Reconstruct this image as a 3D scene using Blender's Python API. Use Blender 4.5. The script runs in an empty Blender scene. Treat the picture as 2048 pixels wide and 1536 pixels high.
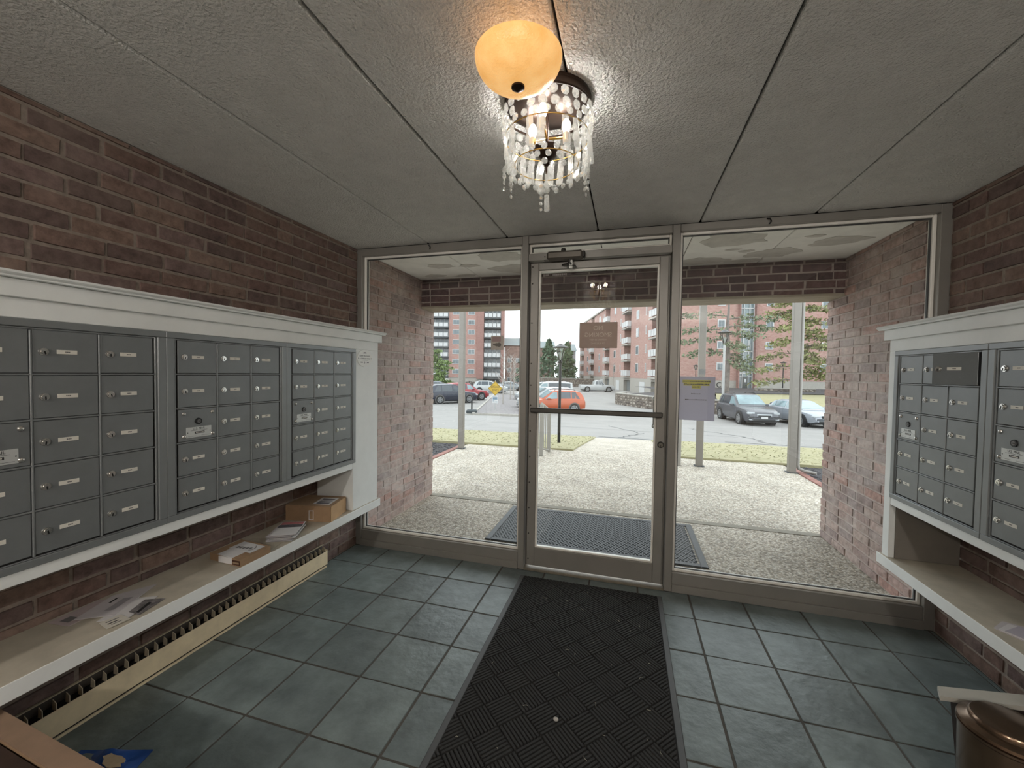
import bpy, bmesh, math, random
from mathutils import Vector, Matrix
random.seed(7)
sc = bpy.context.scene
COL = sc.collection
PI = math.pi

# ------------------------------------------------------------------ camera
CAM = Vector((2.0555, -2.7496, 1.387)); YAW, PITCH, ROLL, FPX = 0.2758, -0.0287, 0.0153, 813.126
W, H = 3.7105, 2.3274
_f = Vector((-math.sin(YAW)*math.cos(PITCH), math.cos(YAW)*math.cos(PITCH), math.sin(PITCH)))
_r = Vector((math.cos(YAW), math.sin(YAW), 0)); _u = _r.cross(_f)
_r2 = math.cos(ROLL)*_r + math.sin(ROLL)*_u; _u2 = -math.sin(ROLL)*_r + math.cos(ROLL)*_u
cd = bpy.data.cameras.new('camera'); cam = bpy.data.objects.new('camera', cd); COL.objects.link(cam)
m = Matrix.Identity(4)
for i in range(3):
    m[i][0], m[i][1], m[i][2], m[i][3] = _r2[i], _u2[i], -_f[i], CAM[i]
cam.matrix_world = m
cd.sensor_fit = 'HORIZONTAL'; cd.sensor_width = 36; cd.lens = FPX/2048*36; cd.clip_start = .02; cd.clip_end = 600
sc.camera = cam

# ------------------------------------------------------------------ sky (bright overcast) and exposure
wd = bpy.data.worlds.new('sky'); sc.world = wd; wd.use_nodes = True
nt = wd.node_tree; nt.nodes.clear()
wo_ = nt.nodes.new('ShaderNodeOutputWorld'); bg = nt.nodes.new('ShaderNodeBackground')
tc = nt.nodes.new('ShaderNodeTexCoord'); mp = nt.nodes.new('ShaderNodeMapping'); mp.inputs['Scale'].default_value = (1, 1, 3.5)
nz = nt.nodes.new('ShaderNodeTexNoise'); nz.inputs['Scale'].default_value = 3.0; nz.inputs['Detail'].default_value = 6
rp = nt.nodes.new('ShaderNodeValToRGB')
rp.color_ramp.elements[0].position = .36; rp.color_ramp.elements[0].color = (.60, .70, .76, 1)
rp.color_ramp.elements[1].position = .60; rp.color_ramp.elements[1].color = (1.0, 1.02, 1.03, 1)
nt.links.new(tc.outputs['Generated'], mp.inputs[0]); nt.links.new(mp.outputs[0], nz.inputs['Vector'])
nt.links.new(nz.outputs['Fac'], rp.inputs[0]); nt.links.new(rp.outputs[0], bg.inputs['Color'])
bg.inputs['Strength'].default_value = 3.2
nt.links.new(bg.outputs[0], wo_.inputs[0])
sc.view_settings.view_transform = 'Standard'; sc.view_settings.look = 'None'
sc.view_settings.exposure = 0.3; sc.view_settings.gamma = 1; sc.view_settings.use_curve_mapping = False

# lamp powers (chandelier, bowl reflection stand-in and added lobby lamps, built further down)
CHANDELIER_W, BOWL_REFLECTION_W, LOBBY_FILL_W = 38.0, .08, 180.0

# ------------------------------------------------------------------ helpers
ALBEDO = 1.0      # reflectance level used while a group of materials is defined
def lin(c):
    r = []
    for v in c[:3]:
        v = v/255.0
        r.append(v/12.92 if v <= .04045 else ((v+.055)/1.055)**2.4)
    return (r[0]*ALBEDO, r[1]*ALBEDO, r[2]*ALBEDO, 1)

MATS = {}
def mat(name, col, rough=.6, metal=0., noise=None, bump=None, rand=0., spec=.5, emit=None, stretch=None, col2=None):
    """Procedural material. noise=(scale, amount), bump=(scale, strength), rand = per-object value change."""
    if name in MATS: return MATS[name]
    mt = bpy.data.materials.new(name); mt.use_nodes = True; MATS[name] = mt
    n = mt.node_tree.nodes; l = mt.node_tree.links; b = n['Principled BSDF']
    c = lin(col)
    b.inputs['Base Color'].default_value = c; b.inputs['Roughness'].default_value = rough
    b.inputs['Metallic'].default_value = metal; b.inputs['Specular IOR Level'].default_value = spec
    geo = n.new('ShaderNodeNewGeometry'); vec = geo.outputs['Position']
    if stretch:
        mp = n.new('ShaderNodeMapping'); mp.inputs['Scale'].default_value = stretch
        l.new(vec, mp.inputs[0]); vec = mp.outputs[0]
    out = None
    if noise:
        t = n.new('ShaderNodeTexNoise'); t.inputs['Scale'].default_value = noise[0]; t.inputs['Detail'].default_value = 5
        t.inputs['Roughness'].default_value = .65
        l.new(vec, t.inputs['Vector'])
        r = n.new('ShaderNodeValToRGB'); a = noise[1]
        c2 = lin(col2) if col2 else None
        lo = c2 if c2 else tuple(max(0, v*(1-a)) for v in c[:3])+(1,)
        hi = c if c2 else tuple(min(1, v*(1+a)) for v in c[:3])+(1,)
        r.color_ramp.elements[0].position = .3; r.color_ramp.elements[0].color = lo
        r.color_ramp.elements[1].position = .7; r.color_ramp.elements[1].color = hi
        l.new(t.outputs['Fac'], r.inputs[0]); out = r.outputs[0]
    if rand:
        oi = n.new('ShaderNodeObjectInfo'); mr = n.new('ShaderNodeMapRange')
        mr.inputs['To Min'].default_value = 1-rand; mr.inputs['To Max'].default_value = 1+rand
        l.new(oi.outputs['Random'], mr.inputs['Value'])
        mx = n.new('ShaderNodeMix'); mx.data_type = 'RGBA'; mx.blend_type = 'MULTIPLY'; mx.inputs['Factor'].default_value = 1
        if out: l.new(out, mx.inputs['A'])
        else: mx.inputs['A'].default_value = c
        l.new(mr.outputs[0], mx.inputs['B']); out = mx.outputs['Result']
    if out: l.new(out, b.inputs['Base Color'])
    if bump:
        t = n.new('ShaderNodeTexNoise'); t.inputs['Scale'].default_value = bump[0]; t.inputs['Detail'].default_value = 4
        l.new(vec, t.inputs['Vector'])
        bp = n.new('ShaderNodeBump'); bp.inputs['Strength'].default_value = bump[1]
        bp.inputs['Distance'].default_value = bump[2] if len(bump) > 2 else .01
        l.new(t.outputs['Fac'], bp.inputs['Height']); l.new(bp.outputs[0], b.inputs['Normal'])
    if emit:
        b.inputs['Emission Color'].default_value = lin(emit[0]); b.inputs['Emission Strength'].default_value = emit[1]
    return mt

def thin_glass(name, tint=(1, 1, 1), base=.04, boost=1.0, rough=0.0):
    if name in MATS: return MATS[name]
    mt = bpy.data.materials.new(name); mt.use_nodes = True; MATS[name] = mt
    n = mt.node_tree.nodes; l = mt.node_tree.links; n.clear()
    o = n.new('ShaderNodeOutputMaterial'); mix = n.new('ShaderNodeMixShader')
    tr = n.new('ShaderNodeBsdfTransparent'); tr.inputs[0].default_value = (*tint, 1)
    gl = n.new('ShaderNodeBsdfGlossy'); gl.inputs['Roughness'].default_value = rough
    lw = n.new('ShaderNodeLayerWeight'); lw.inputs['Blend'].default_value = .5
    p = n.new('ShaderNodeMath'); p.operation = 'POWER'; p.inputs[1].default_value = 5
    q = n.new('ShaderNodeMath'); q.operation = 'MULTIPLY_ADD'; q.inputs[1].default_value = (1-base)*boost; q.inputs[2].default_value = base
    l.new(lw.outputs['Facing'], p.inputs[0]); l.new(p.outputs[0], q.inputs[0]); l.new(q.outputs[0], mix.inputs[0])
    l.new(tr.outputs[0], mix.inputs[1]); l.new(gl.outputs[0], mix.inputs[2]); l.new(mix.outputs[0], o.inputs[0])
    return mt

def brick_mat(name, cols, pale=None, pale_amt=.5, noise_scale=26):
    """colour picked per brick object, mottled, with optional lime bloom patches of their own shape"""
    if name in MATS: return MATS[name]
    mt = bpy.data.materials.new(name); mt.use_nodes = True; MATS[name] = mt
    n = mt.node_tree.nodes; l = mt.node_tree.links; b = n['Principled BSDF']
    b.inputs['Roughness'].default_value = .85; b.inputs['Specular IOR Level'].default_value = .25
    oi = n.new('ShaderNodeObjectInfo'); r = n.new('ShaderNodeValToRGB'); r.color_ramp.interpolation = 'CONSTANT'
    e = r.color_ramp.elements
    while len(e) < len(cols): e.new(.5)
    for i, c in enumerate(cols):
        e[i].position = i/len(cols); e[i].color = lin(c)
    l.new(oi.outputs['Random'], r.inputs[0])
    geo = n.new('ShaderNodeNewGeometry')
    t = n.new('ShaderNodeTexNoise'); t.inputs['Scale'].default_value = noise_scale; t.inputs['Detail'].default_value = 6; t.inputs['Roughness'].default_value = .7
    l.new(geo.outputs['Position'], t.inputs['Vector'])
    mr = n.new('ShaderNodeMapRange'); mr.inputs['From Min'].default_value = .25; mr.inputs['From Max'].default_value = .75
    mr.inputs['To Min'].default_value = .5; mr.inputs['To Max'].default_value = 1.5
    l.new(t.outputs['Fac'], mr.inputs['Value'])
    mx = n.new('ShaderNodeMix'); mx.data_type = 'RGBA'; mx.blend_type = 'MULTIPLY'; mx.inputs['Factor'].default_value = 1
    l.new(r.outputs[0], mx.inputs['A']); l.new(mr.outputs[0], mx.inputs['B']); out = mx.outputs['Result']
    if pale:
        t2 = n.new('ShaderNodeTexNoise'); t2.inputs['Scale'].default_value = 5; t2.inputs['Detail'].default_value = 8; t2.inputs['Roughness'].default_value = .7
        l.new(geo.outputs['Position'], t2.inputs['Vector'])
        m2 = n.new('ShaderNodeMapRange'); m2.inputs['From Min'].default_value = .45; m2.inputs['From Max'].default_value = .72
        m2.inputs['To Max'].default_value = pale_amt
        l.new(t2.outputs['Fac'], m2.inputs['Value'])
        mx2 = n.new('ShaderNodeMix'); mx2.data_type = 'RGBA'; mx2.inputs['B'].default_value = lin(pale)
        l.new(m2.outputs[0], mx2.inputs['Factor']); l.new(out, mx2.inputs['A']); out = mx2.outputs['Result']
    l.new(out, b.inputs['Base Color'])
    bp = n.new('ShaderNodeBump'); bp.inputs['Strength'].default_value = .6; bp.inputs['Distance'].default_value = .004
    l.new(t.outputs['Fac'], bp.inputs['Height']); l.new(bp.outputs[0], b.inputs['Normal'])
    return mt

def wo(o):
    v = Vector((0, 0, 0))
    while o is not None:
        v = v + o.location; o = o.parent
    return v

class MB:
    def __init__(s): s.v = []; s.f = []; s.mi = []; s.cur = 0
    def add(s, vs, fs):
        b = len(s.v); s.v += [tuple(v) for v in vs]; s.f += [tuple(b+i for i in f) for f in fs]; s.mi += [s.cur]*len(fs); return s
    def m(s, i): s.cur = i; return s
    def box(s, x0, x1, y0, y1, z0, z1, c=0):
        if x0 > x1: x0, x1 = x1, x0
        if y0 > y1: y0, y1 = y1, y0
        if z0 > z1: z0, z1 = z1, z0
        if c <= 0:
            return s.add([(x, y, z) for z in (z0, z1) for y in (y0, y1) for x in (x0, x1)],
                         [(0, 2, 3, 1), (4, 5, 7, 6), (0, 1, 5, 4), (2, 6, 7, 3), (0, 4, 6, 2), (1, 3, 7, 5)])
        c = min(c, (x1-x0)*.45, (y1-y0)*.45, (z1-z0)*.45)
        vs = []; idx = {}
        for i, X in enumerate((x0, x1)):
            for j, Y in enumerate((y0, y1)):
                for k, Z in enumerate((z0, z1)):
                    sx, sy, sz = (1, -1)[i]*c, (1, -1)[j]*c, (1, -1)[k]*c
                    idx[i, j, k, 0] = len(vs); vs.append((X, Y+sy, Z+sz))
                    idx[i, j, k, 1] = len(vs); vs.append((X+sx, Y, Z+sz))
                    idx[i, j, k, 2] = len(vs); vs.append((X+sx, Y+sy, Z))
        fs = []
        for i in (0, 1):
            fs.append((idx[i, 0, 0, 0], idx[i, 1, 0, 0], idx[i, 1, 1, 0], idx[i, 0, 1, 0]))
            fs.append((idx[0, i, 0, 1], idx[1, i, 0, 1], idx[1, i, 1, 1], idx[0, i, 1, 1]))
            fs.append((idx[0, 0, i, 2], idx[1, 0, i, 2], idx[1, 1, i, 2], idx[0, 1, i, 2]))
        for a in (0, 1):
            for b in (0, 1):
                fs.append((idx[a, b, 0, 0], idx[a, b, 0, 1], idx[a, b, 1, 1], idx[a, b, 1, 0]))
                fs.append((idx[a, 0, b, 0], idx[a, 0, b, 2], idx[a, 1, b, 2], idx[a, 1, b, 0]))
                fs.append((idx[0, a, b, 1], idx[0, a, b, 2], idx[1, a, b, 2], idx[1, a, b, 1]))
                for k in (0, 1): fs.append((idx[a, b, k, 0], idx[a, b, k, 1], idx[a, b, k, 2]))
        return s.add(vs, fs)
    def cyl(s, p0, p1, r0, r1=None, n=14):
        p0, p1 = Vector(p0), Vector(p1); r1 = r0 if r1 is None else r1
        d = (p1-p0).normalized(); a = d.orthogonal().normalized(); b = d.cross(a)
        vs = []
        for p, r in ((p0, r0), (p1, r1)):
            for i in range(n):
                t = 2*PI*i/n; vs.append(p+r*(math.cos(t)*a+math.sin(t)*b))
        return s.add(vs, [(i, (i+1) % n, n+(i+1) % n, n+i) for i in range(n)]+[tuple(range(n))[::-1], tuple(range(n, 2*n))])
    def tube(s, pts, r, n=8):
        pts = [Vector(p) for p in pts]; rings = []; prev = None
        for i, p in enumerate(pts):
            d = ((pts[min(i+1, len(pts)-1)]-pts[max(i-1, 0)])).normalized()
            a = d.orthogonal().normalized() if prev is None else (prev-prev.dot(d)*d).normalized()
            prev = a; b = d.cross(a); rr = r[i] if isinstance(r, (list, tuple)) else r
            rings.append([p+rr*(math.cos(2*PI*k/n)*a+math.sin(2*PI*k/n)*b) for k in range(n)])
        vs = [v for g in rings for v in g]; fs = []
        for i in range(len(pts)-1):
            for k in range(n): fs.append((i*n+k, i*n+(k+1) % n, (i+1)*n+(k+1) % n, (i+1)*n+k))
        fs += [tuple(range(n))[::-1], tuple(range((len(pts)-1)*n, len(pts)*n))]
        return s.add(vs, fs)
    def lathe(s, prof, n=24, c=(0, 0, 0)):
        vs = []; fs = []
        for r, z in prof:
            for k in range(n):
                t = 2*PI*k/n; vs.append((c[0]+r*math.cos(t), c[1]+r*math.sin(t), c[2]+z))
        for i in range(len(prof)-1):
            for k in range(n): fs.append((i*n+k, i*n+(k+1) % n, (i+1)*n+(k+1) % n, (i+1)*n+k))
        if prof[0][0] > 1e-4: fs.append(tuple(range(n))[::-1])
        if prof[-1][0] > 1e-4: fs.append(tuple(range((len(prof)-1)*n, len(prof)*n)))
        return s.add(vs, fs)
    def prism(s, poly, z0, z1):
        n = len(poly)
        return s.add([(x, y, z0) for x, y in poly]+[(x, y, z1) for x, y in poly],
                     [tuple(range(n))[::-1], tuple(range(n, 2*n))]+[(i, (i+1) % n, n+(i+1) % n, n+i) for i in range(n)])
    def ball(s, c, r, nu=8, nv=6, sc3=(1, 1, 1)):
        prof = [(math.sin(PI*i/nv), -math.cos(PI*i/nv)) for i in range(nv+1)]
        vs = []; fs = []
        vs.append((c[0], c[1], c[2]-r*sc3[2]))
        for i in range(1, nv):
            for k in range(nu):
                t = 2*PI*k/nu
                vs.append((c[0]+r*sc3[0]*prof[i][0]*math.cos(t), c[1]+r*sc3[1]*prof[i][0]*math.sin(t), c[2]+r*sc3[2]*prof[i][1]))
        vs.append((c[0], c[1], c[2]+r*sc3[2])); e = len(vs)-1
        for k in range(nu): fs.append((0, 1+(k+1) % nu, 1+k)); fs.append((e, e-nu+k, e-nu+(k+1) % nu))
        for i in range(nv-2):
            for k in range(nu): fs.append((1+i*nu+k, 1+i*nu+(k+1) % nu, 1+(i+1)*nu+(k+1) % nu, 1+(i+1)*nu+k))
        return s.add(vs, fs)
    def text(s, txt, size, mtx, align='CENTER', ext=.0004):
        cu = bpy.data.curves.new('t', 'FONT'); cu.body = txt; cu.size = size; cu.align_x = align; cu.align_y = 'CENTER'; cu.extrude = ext
        ob = bpy.data.objects.new('t', cu); COL.objects.link(ob)
        dg = bpy.context.evaluated_depsgraph_get(); me = bpy.data.meshes.new_from_object(ob.evaluated_get(dg))
        s.add([mtx @ v.co for v in me.vertices], [tuple(p.vertices) for p in me.polygons])
        bpy.data.objects.remove(ob); bpy.data.curves.remove(cu); bpy.data.meshes.remove(me)
        return s
    def xf(s, M, start=0):
        s.v[start:] = [tuple(M @ Vector(v)) for v in s.v[start:]]; return s
    def mesh(s, name, mats, smooth=None, off=(0, 0, 0)):
        me = bpy.data.meshes.new(name)
        me.from_pydata([(v[0]-off[0], v[1]-off[1], v[2]-off[2]) for v in s.v], [], s.f)
        if not isinstance(mats, (list, tuple)): mats = [mats]
        for mm in mats: me.materials.append(mm)
        if len(mats) > 1: me.polygons.foreach_set('material_index', s.mi)
        bm = bmesh.new(); bm.from_mesh(me); bmesh.ops.recalc_face_normals(bm, faces=bm.faces); bm.to_mesh(me); bm.free()
        if smooth:
            me.polygons.foreach_set('use_smooth', [True]*len(me.polygons)); me.set_sharp_from_angle(angle=math.radians(smooth))
        me.update(); return me
    def build(s, name, mats, parent=None, smooth=None, local=False, loc=None):
        off = (0, 0, 0)
        if not local and parent is not None: off = wo(parent)
        if loc is not None and parent is None: off = loc
        o = bpy.data.objects.new(name, s.mesh(name, mats, smooth, off)); COL.objects.link(o)
        if parent is not None: o.parent = parent
        elif loc is not None: o.location = loc
        return o

def tag(o, label=None, cat=None, group=None, kind=None):
    if label: o['label'] = label
    if cat: o['category'] = cat
    if group: o['group'] = group
    if kind: o['kind'] = kind
    return o
def empty(name, loc=(0, 0, 0), rz=0, **k):
    o = bpy.data.objects.new(name, None); COL.objects.link(o); o.location = loc; o.rotation_euler = (0, 0, rz)
    o.empty_display_size = .05
    return tag(o, **k)
def inst(me, name, parent, loc, rot=(0, 0, 0), scale=(1, 1, 1)):
    o = bpy.data.objects.new(name, me); COL.objects.link(o); o.parent = parent; o.location = loc; o.rotation_euler = rot; o.scale = scale
    return o
def dup(o, parent=None):
    c = o.copy(); COL.objects.link(c); c.parent = parent
    for ch in [x for x in bpy.data.objects if x.parent == o]: dup(ch, c)
    return c
GRID = .2758; _r3 = Vector((math.cos(GRID), math.sin(GRID), 0)); _f3 = Vector((-math.sin(GRID), math.cos(GRID), 0)); GRID_O = Vector((2.0555, -2.7496, 0))
def AD(a, D, z=0):                      # street grid of the estate: 'a' across, 'D' away from the entrance
    p = GRID_O + a*_r3 + D*_f3; return Vector((p.x, p.y, z))

# ------------------------------------------------------------------ materials
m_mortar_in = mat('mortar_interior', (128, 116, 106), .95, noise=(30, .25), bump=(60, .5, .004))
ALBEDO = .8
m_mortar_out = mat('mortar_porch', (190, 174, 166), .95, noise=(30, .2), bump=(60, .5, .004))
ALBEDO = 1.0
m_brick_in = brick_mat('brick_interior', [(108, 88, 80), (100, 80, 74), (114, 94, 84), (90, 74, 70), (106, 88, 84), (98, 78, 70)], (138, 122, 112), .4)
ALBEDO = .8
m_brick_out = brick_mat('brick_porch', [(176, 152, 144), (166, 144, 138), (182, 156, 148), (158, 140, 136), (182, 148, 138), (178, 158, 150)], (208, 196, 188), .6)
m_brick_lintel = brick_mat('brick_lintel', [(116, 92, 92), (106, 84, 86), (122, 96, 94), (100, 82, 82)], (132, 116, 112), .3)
ALBEDO = 1.0
m_ceil = mat('acoustic_ceiling_panel', (226, 223, 218), .95, noise=(9, .06), bump=(105, 1.0, .022))
m_dark = mat('dark_gap', (26, 25, 24), .9)
m_alu = mat('grey_painted_aluminium', (136, 132, 126), .42, .3, noise=(6, .06))
m_alu_light = mat('pale_daylit_bead', (232, 228, 220), .45, .0, noise=(6, .05))  # pale bead, whitened further in colour for daylight falling on the frame
m_white = mat('white_painted_wood', (226, 228, 226), .5, noise=(5, .05), bump=(40, .08, .002))
m_shelf = mat('worn_cream_shelf_top', (180, 172, 156), .6, noise=(7, .15))
m_box = mat('grey_mailbox_enamel', (118, 121, 122), .38, .25, noise=(14, .06))
m_box_edge = mat('grey_mailbox_frame', (126, 129, 130), .36, .3, noise=(10, .05))
m_chrome = mat('brushed_chrome', (205, 203, 198), .22, .9)
m_plate = mat('label_card', (214, 210, 200), .5)
m_ink = mat('black_ink', (34, 33, 34), .6)
m_ink_grey = mat('grey_ink', (104, 102, 102), .6)
m_black = mat('black_metal', (24, 24, 25), .4, .3)
m_glass = thin_glass('window_glass', (.97, .985, .98), .06)
m_card = mat('kraft_cardboard', (150, 122, 94), .85, noise=(18, .1))
m_paper = mat('white_paper', (206, 204, 204), .7, noise=(20, .04))
m_cream_metal = mat('cream_enamel_heater', (226, 208, 174), .45, noise=(9, .12))

def slate_mat():
    mt = mat('green_grey_slate', (103, 112, 111), .40, 0, noise=(7, .28), bump=(20, .55, .008), rand=.16, spec=.32)
    return mt
m_slate = slate_mat()
m_grout = mat('dark_grout', (72, 68, 62), .9, noise=(40, .2))

# ------------------------------------------------------------------ brick walls
def brick_variants(name, m_, n=5):
    out = []
    for q in range(n):
        rnd = random.Random(100+q); b = MB(); nx, nz_ = 4, 2
        # unit brick: x 0..1, z 0..1, front face at y=-1, back y=0
        vs = []; fs = []
        for i in range(nx+1):
            for k in range(nz_+1):
                ex = i in (0, nx); ez = k in (0, nz_)
                x = i/nx; z = k/nz_; y = -1+(.22 if (ex or ez) else 0)+rnd.uniform(-.16, .16)
                if ex: x += (.012 if i == 0 else -.012)*rnd.random()
                else: x += rnd.uniform(-.03, .03)
                if ez: z += (.05 if k == 0 else -.05)*rnd.random()
                vs.append((x, y, z))
        st = len(vs)
        for i in (0, nx):
            for k in (0, nz_): vs.append((i/nx, .0, k/nz_))
        I = lambda i, k: i*(nz_+1)+k
        for i in range(nx):
            for k in range(nz_): fs.append((I(i, k), I(i+1, k), I(i+1, k+1), I(i, k+1)))
        fs.append(tuple([I(i, 0) for i in range(nx+1)]+[st+2, st])); fs.append(tuple([I(i, nz_) for i in range(nx+1)]+[st+3, st+1]))
        fs.append(tuple([I(0, k) for k in range(nz_+1)]+[st+1, st])); fs.append(tuple([I(nx, k) for k in range(nz_+1)]+[st+3, st+2]))
        b.add(vs, fs); out.append(b.mesh(name, m_))
    return out
BV_IN = brick_variants('brick_in', m_brick_in); BV_OUT = brick_variants('brick_out', m_brick_out); BV_LI = brick_variants('brick_lintel', m_brick_lintel)
PITCH_B, LEN_B, JT = .0677, .2010, .0125

def lay_bricks(parent, variants, origin, udir, rz, u0, u1, z0, z1, seed, skip=None, proud=.007):
    """bricks on a vertical face: u runs along udir from origin; rz turns the unit brick so its front (-y) faces the room"""
    rnd = random.Random(seed); base = wo(parent)
    k = int(math.floor(z0/PITCH_B+.5)); n = 0
    while True:
        zb = k*PITCH_B+JT/2; zt = zb+PITCH_B-JT
        if zb > z1-.015: break
        if zt > z1: zt = z1
        s = u0 + ((k % 2)*.5+.12*rnd.random()-.06)*(LEN_B+JT) - (LEN_B+JT)
        while s < u1:
            ln = LEN_B if rnd.random() > .08 else LEN_B*.5
            a, b = max(s, u0), min(s+ln, u1)
            if b-a > .03 and not (skip and skip((a+b)/2, (zb+zt)/2)):
                j = rnd.uniform(-.0015, .0015)
                p = Vector(origin)+Vector(udir)*a
                dep = proud*(1+rnd.uniform(-.5, .7))
                if rnd.random() < .05: dep *= .3
                inst(variants[rnd.randrange(len(variants))], 'brick', parent, (p.x-base.x, p.y-base.y, zb+j-base.z), (0, rnd.uniform(-.006, .006), rz), (b-a, dep, zt-zb))
                n += 1
            s += ln+JT*(1+rnd.uniform(-.2, .5))
        k += 1
    return n

# interior brick walls
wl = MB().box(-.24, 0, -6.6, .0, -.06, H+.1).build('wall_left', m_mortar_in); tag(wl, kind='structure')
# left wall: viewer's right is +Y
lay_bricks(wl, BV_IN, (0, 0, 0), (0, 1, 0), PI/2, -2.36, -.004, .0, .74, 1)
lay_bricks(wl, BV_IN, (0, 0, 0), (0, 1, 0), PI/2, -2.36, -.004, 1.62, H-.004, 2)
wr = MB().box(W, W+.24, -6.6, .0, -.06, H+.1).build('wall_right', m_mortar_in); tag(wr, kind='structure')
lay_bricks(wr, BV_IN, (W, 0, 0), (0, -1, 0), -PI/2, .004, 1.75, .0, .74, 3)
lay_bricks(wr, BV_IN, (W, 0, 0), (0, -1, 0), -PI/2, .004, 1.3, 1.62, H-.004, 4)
wb = MB().box(-.24, W+.24, -6.72, -6.6, -.06, H+.1).build('wall_back', mat('cream_painted_wall', (186, 178, 164), .9, noise=(4, .04))); tag(wb, kind='structure')
# porch wing walls and lintel beam
PY = 1.375
wpl = MB().box(-.30, -.03, .1, PY, -.1, 2.36).build('wall_porch_left', m_mortar_out); tag(wpl, kind='structure')
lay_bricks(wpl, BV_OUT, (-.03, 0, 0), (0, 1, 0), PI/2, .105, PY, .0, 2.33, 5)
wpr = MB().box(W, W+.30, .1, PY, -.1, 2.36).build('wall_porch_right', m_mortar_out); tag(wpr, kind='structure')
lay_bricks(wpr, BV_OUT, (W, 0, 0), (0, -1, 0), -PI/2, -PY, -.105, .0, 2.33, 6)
# wall blocks closing the frame ends outside
for x0, x1, nm in ((-.30, -.03, 'wall_jamb_left'), (W, W+.30, 'wall_jamb_right')):
    tag(MB().box(x0, x1, 0, .1, -.1, H+.1).build(nm, m_mortar_out), kind='structure')
lb = MB().box(-.30, W+.30, 1.10, PY, 2.058, 2.62).build('lintel_beam', m_mortar_out); tag(lb, kind='structure')
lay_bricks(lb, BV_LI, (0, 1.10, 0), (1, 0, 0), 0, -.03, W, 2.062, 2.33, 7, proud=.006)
MB().box(-.03, W, 1.088, PY+.01, 2.036, 2.058, .003).build('soffit_plate', mat('weathered_concrete_soffit', (168, 158, 142), .9, noise=(12, .2), stretch=(.4, 1, 1)), lb)

# ------------------------------------------------------------------ floor: slate tiles in grout
fl = MB().box(-.05, W+.05, -6.6, .1, -.08, -.003).build('floor', m_grout); tag(fl, kind='structure')
tm = []
for q in range(3):
    rnd = random.Random(q); b = MB().box(0, 1, 0, 1, -.012, 0, .012)
    tm.append(b.mesh('tile', m_slate))
def tile_edges(lo, hi, first, step):
    e = [lo]; x = first
    while x < lo+.01: x += step
    while x < hi-.01: e.append(x); x += step
    e.append(hi); return e
xs = tile_edges(.004, W-.004, .309, .3068); ys = []
y = -.272
while y > -3.4: ys.append(y); y -= .3085
ys = [-.0] + ys
rnd = random.Random(5)
for j in range(len(ys)-1):
    for i in range(len(xs)-1):
        g = .0045
        inst(tm[rnd.randrange(3)], 'tile', fl, (xs[i]+g, ys[j+1]+g, rnd.uniform(-.0012, .0012)), (rnd.uniform(-.0015, .0015), rnd.uniform(-.0015, .0015), 0), (xs[i+1]-xs[i]-2*g, ys[j]-ys[j+1]-2*g, 1))

# ------------------------------------------------------------------ ceilings
seams = [.0, .6193, 1.2266, 1.8494, 2.4658, 3.0795, W]
ce = MB().box(-.24, W+.24, -6.72, .1, H+.02, H+.12).build('ceiling', m_dark); tag(ce, kind='structure')
for i in range(6):
    g = .004
    MB().box(seams[i]+(g if i else -.0), seams[i+1]-(g if i < 5 else 0), -6.6, -.001, H, H+.03, .006).build('ceiling_panel', m_ceil, ce)
m_pc = mat('porch_ceiling_paint', (248, 246, 240), .9, noise=(10, .06), bump=(60, .4, .004))
m_peel = mat('bare_concrete_patch', (206, 202, 194), .95, noise=(14, .12))
pc = MB().box(-.24, W+.24, .0, 1.12, 2.345, 2.45).build('porch_ceiling', m_dark); tag(pc, kind='structure')
for i in range(6):
    MB().box(seams[i]-(.03 if i == 0 else -.003), seams[i+1]-(.003 if i < 5 else 0), .1, 1.1, 2.333, 2.36, .004).build('porch_panel', m_pc, pc)
def blob(cx, cy, rx, ry, seed, n=22):
    rr = random.Random(seed); ph = [rr.uniform(0, 6.28) for _ in range(4)]
    return [(cx+rx*math.cos(t)*(1+.16*math.sin(2*t+ph[0])+.1*math.sin(5*t+ph[1])+.07*math.sin(9*t+ph[2])),
             cy+ry*math.sin(t)*(1+.16*math.sin(3*t+ph[3])+.1*math.sin(7*t+ph[0]))) for t in [2*PI*k/n for k in range(n)]]
for q, (x, yy, rx, ry) in enumerate([(.42, .62, .13, .07), (.68, .66, .08, .05), (1.05, .45, .2, .14), (1.1, .85, .24, .16), (.2, .95, .1, .05), (.5, 1.0, .12, .04),
                                     (2.75, .42, .24, .14), (2.62, .95, .2, .1), (2.95, 1.0, .12, .05), (3.1, .82, .18, .12), (3.45, .6, .17, .1), (2.9, .72, .05, .03), (2.8, .66, .05, .02), (3.25, .45, .05, .03), (1.6, .95, .3, .1), (2.15, .98, .25, .08)]):
    MB().prism(blob(x, yy, rx, ry, q), 2.3305, 2.3335).build('peeled_patch', m_peel, pc)

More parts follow.
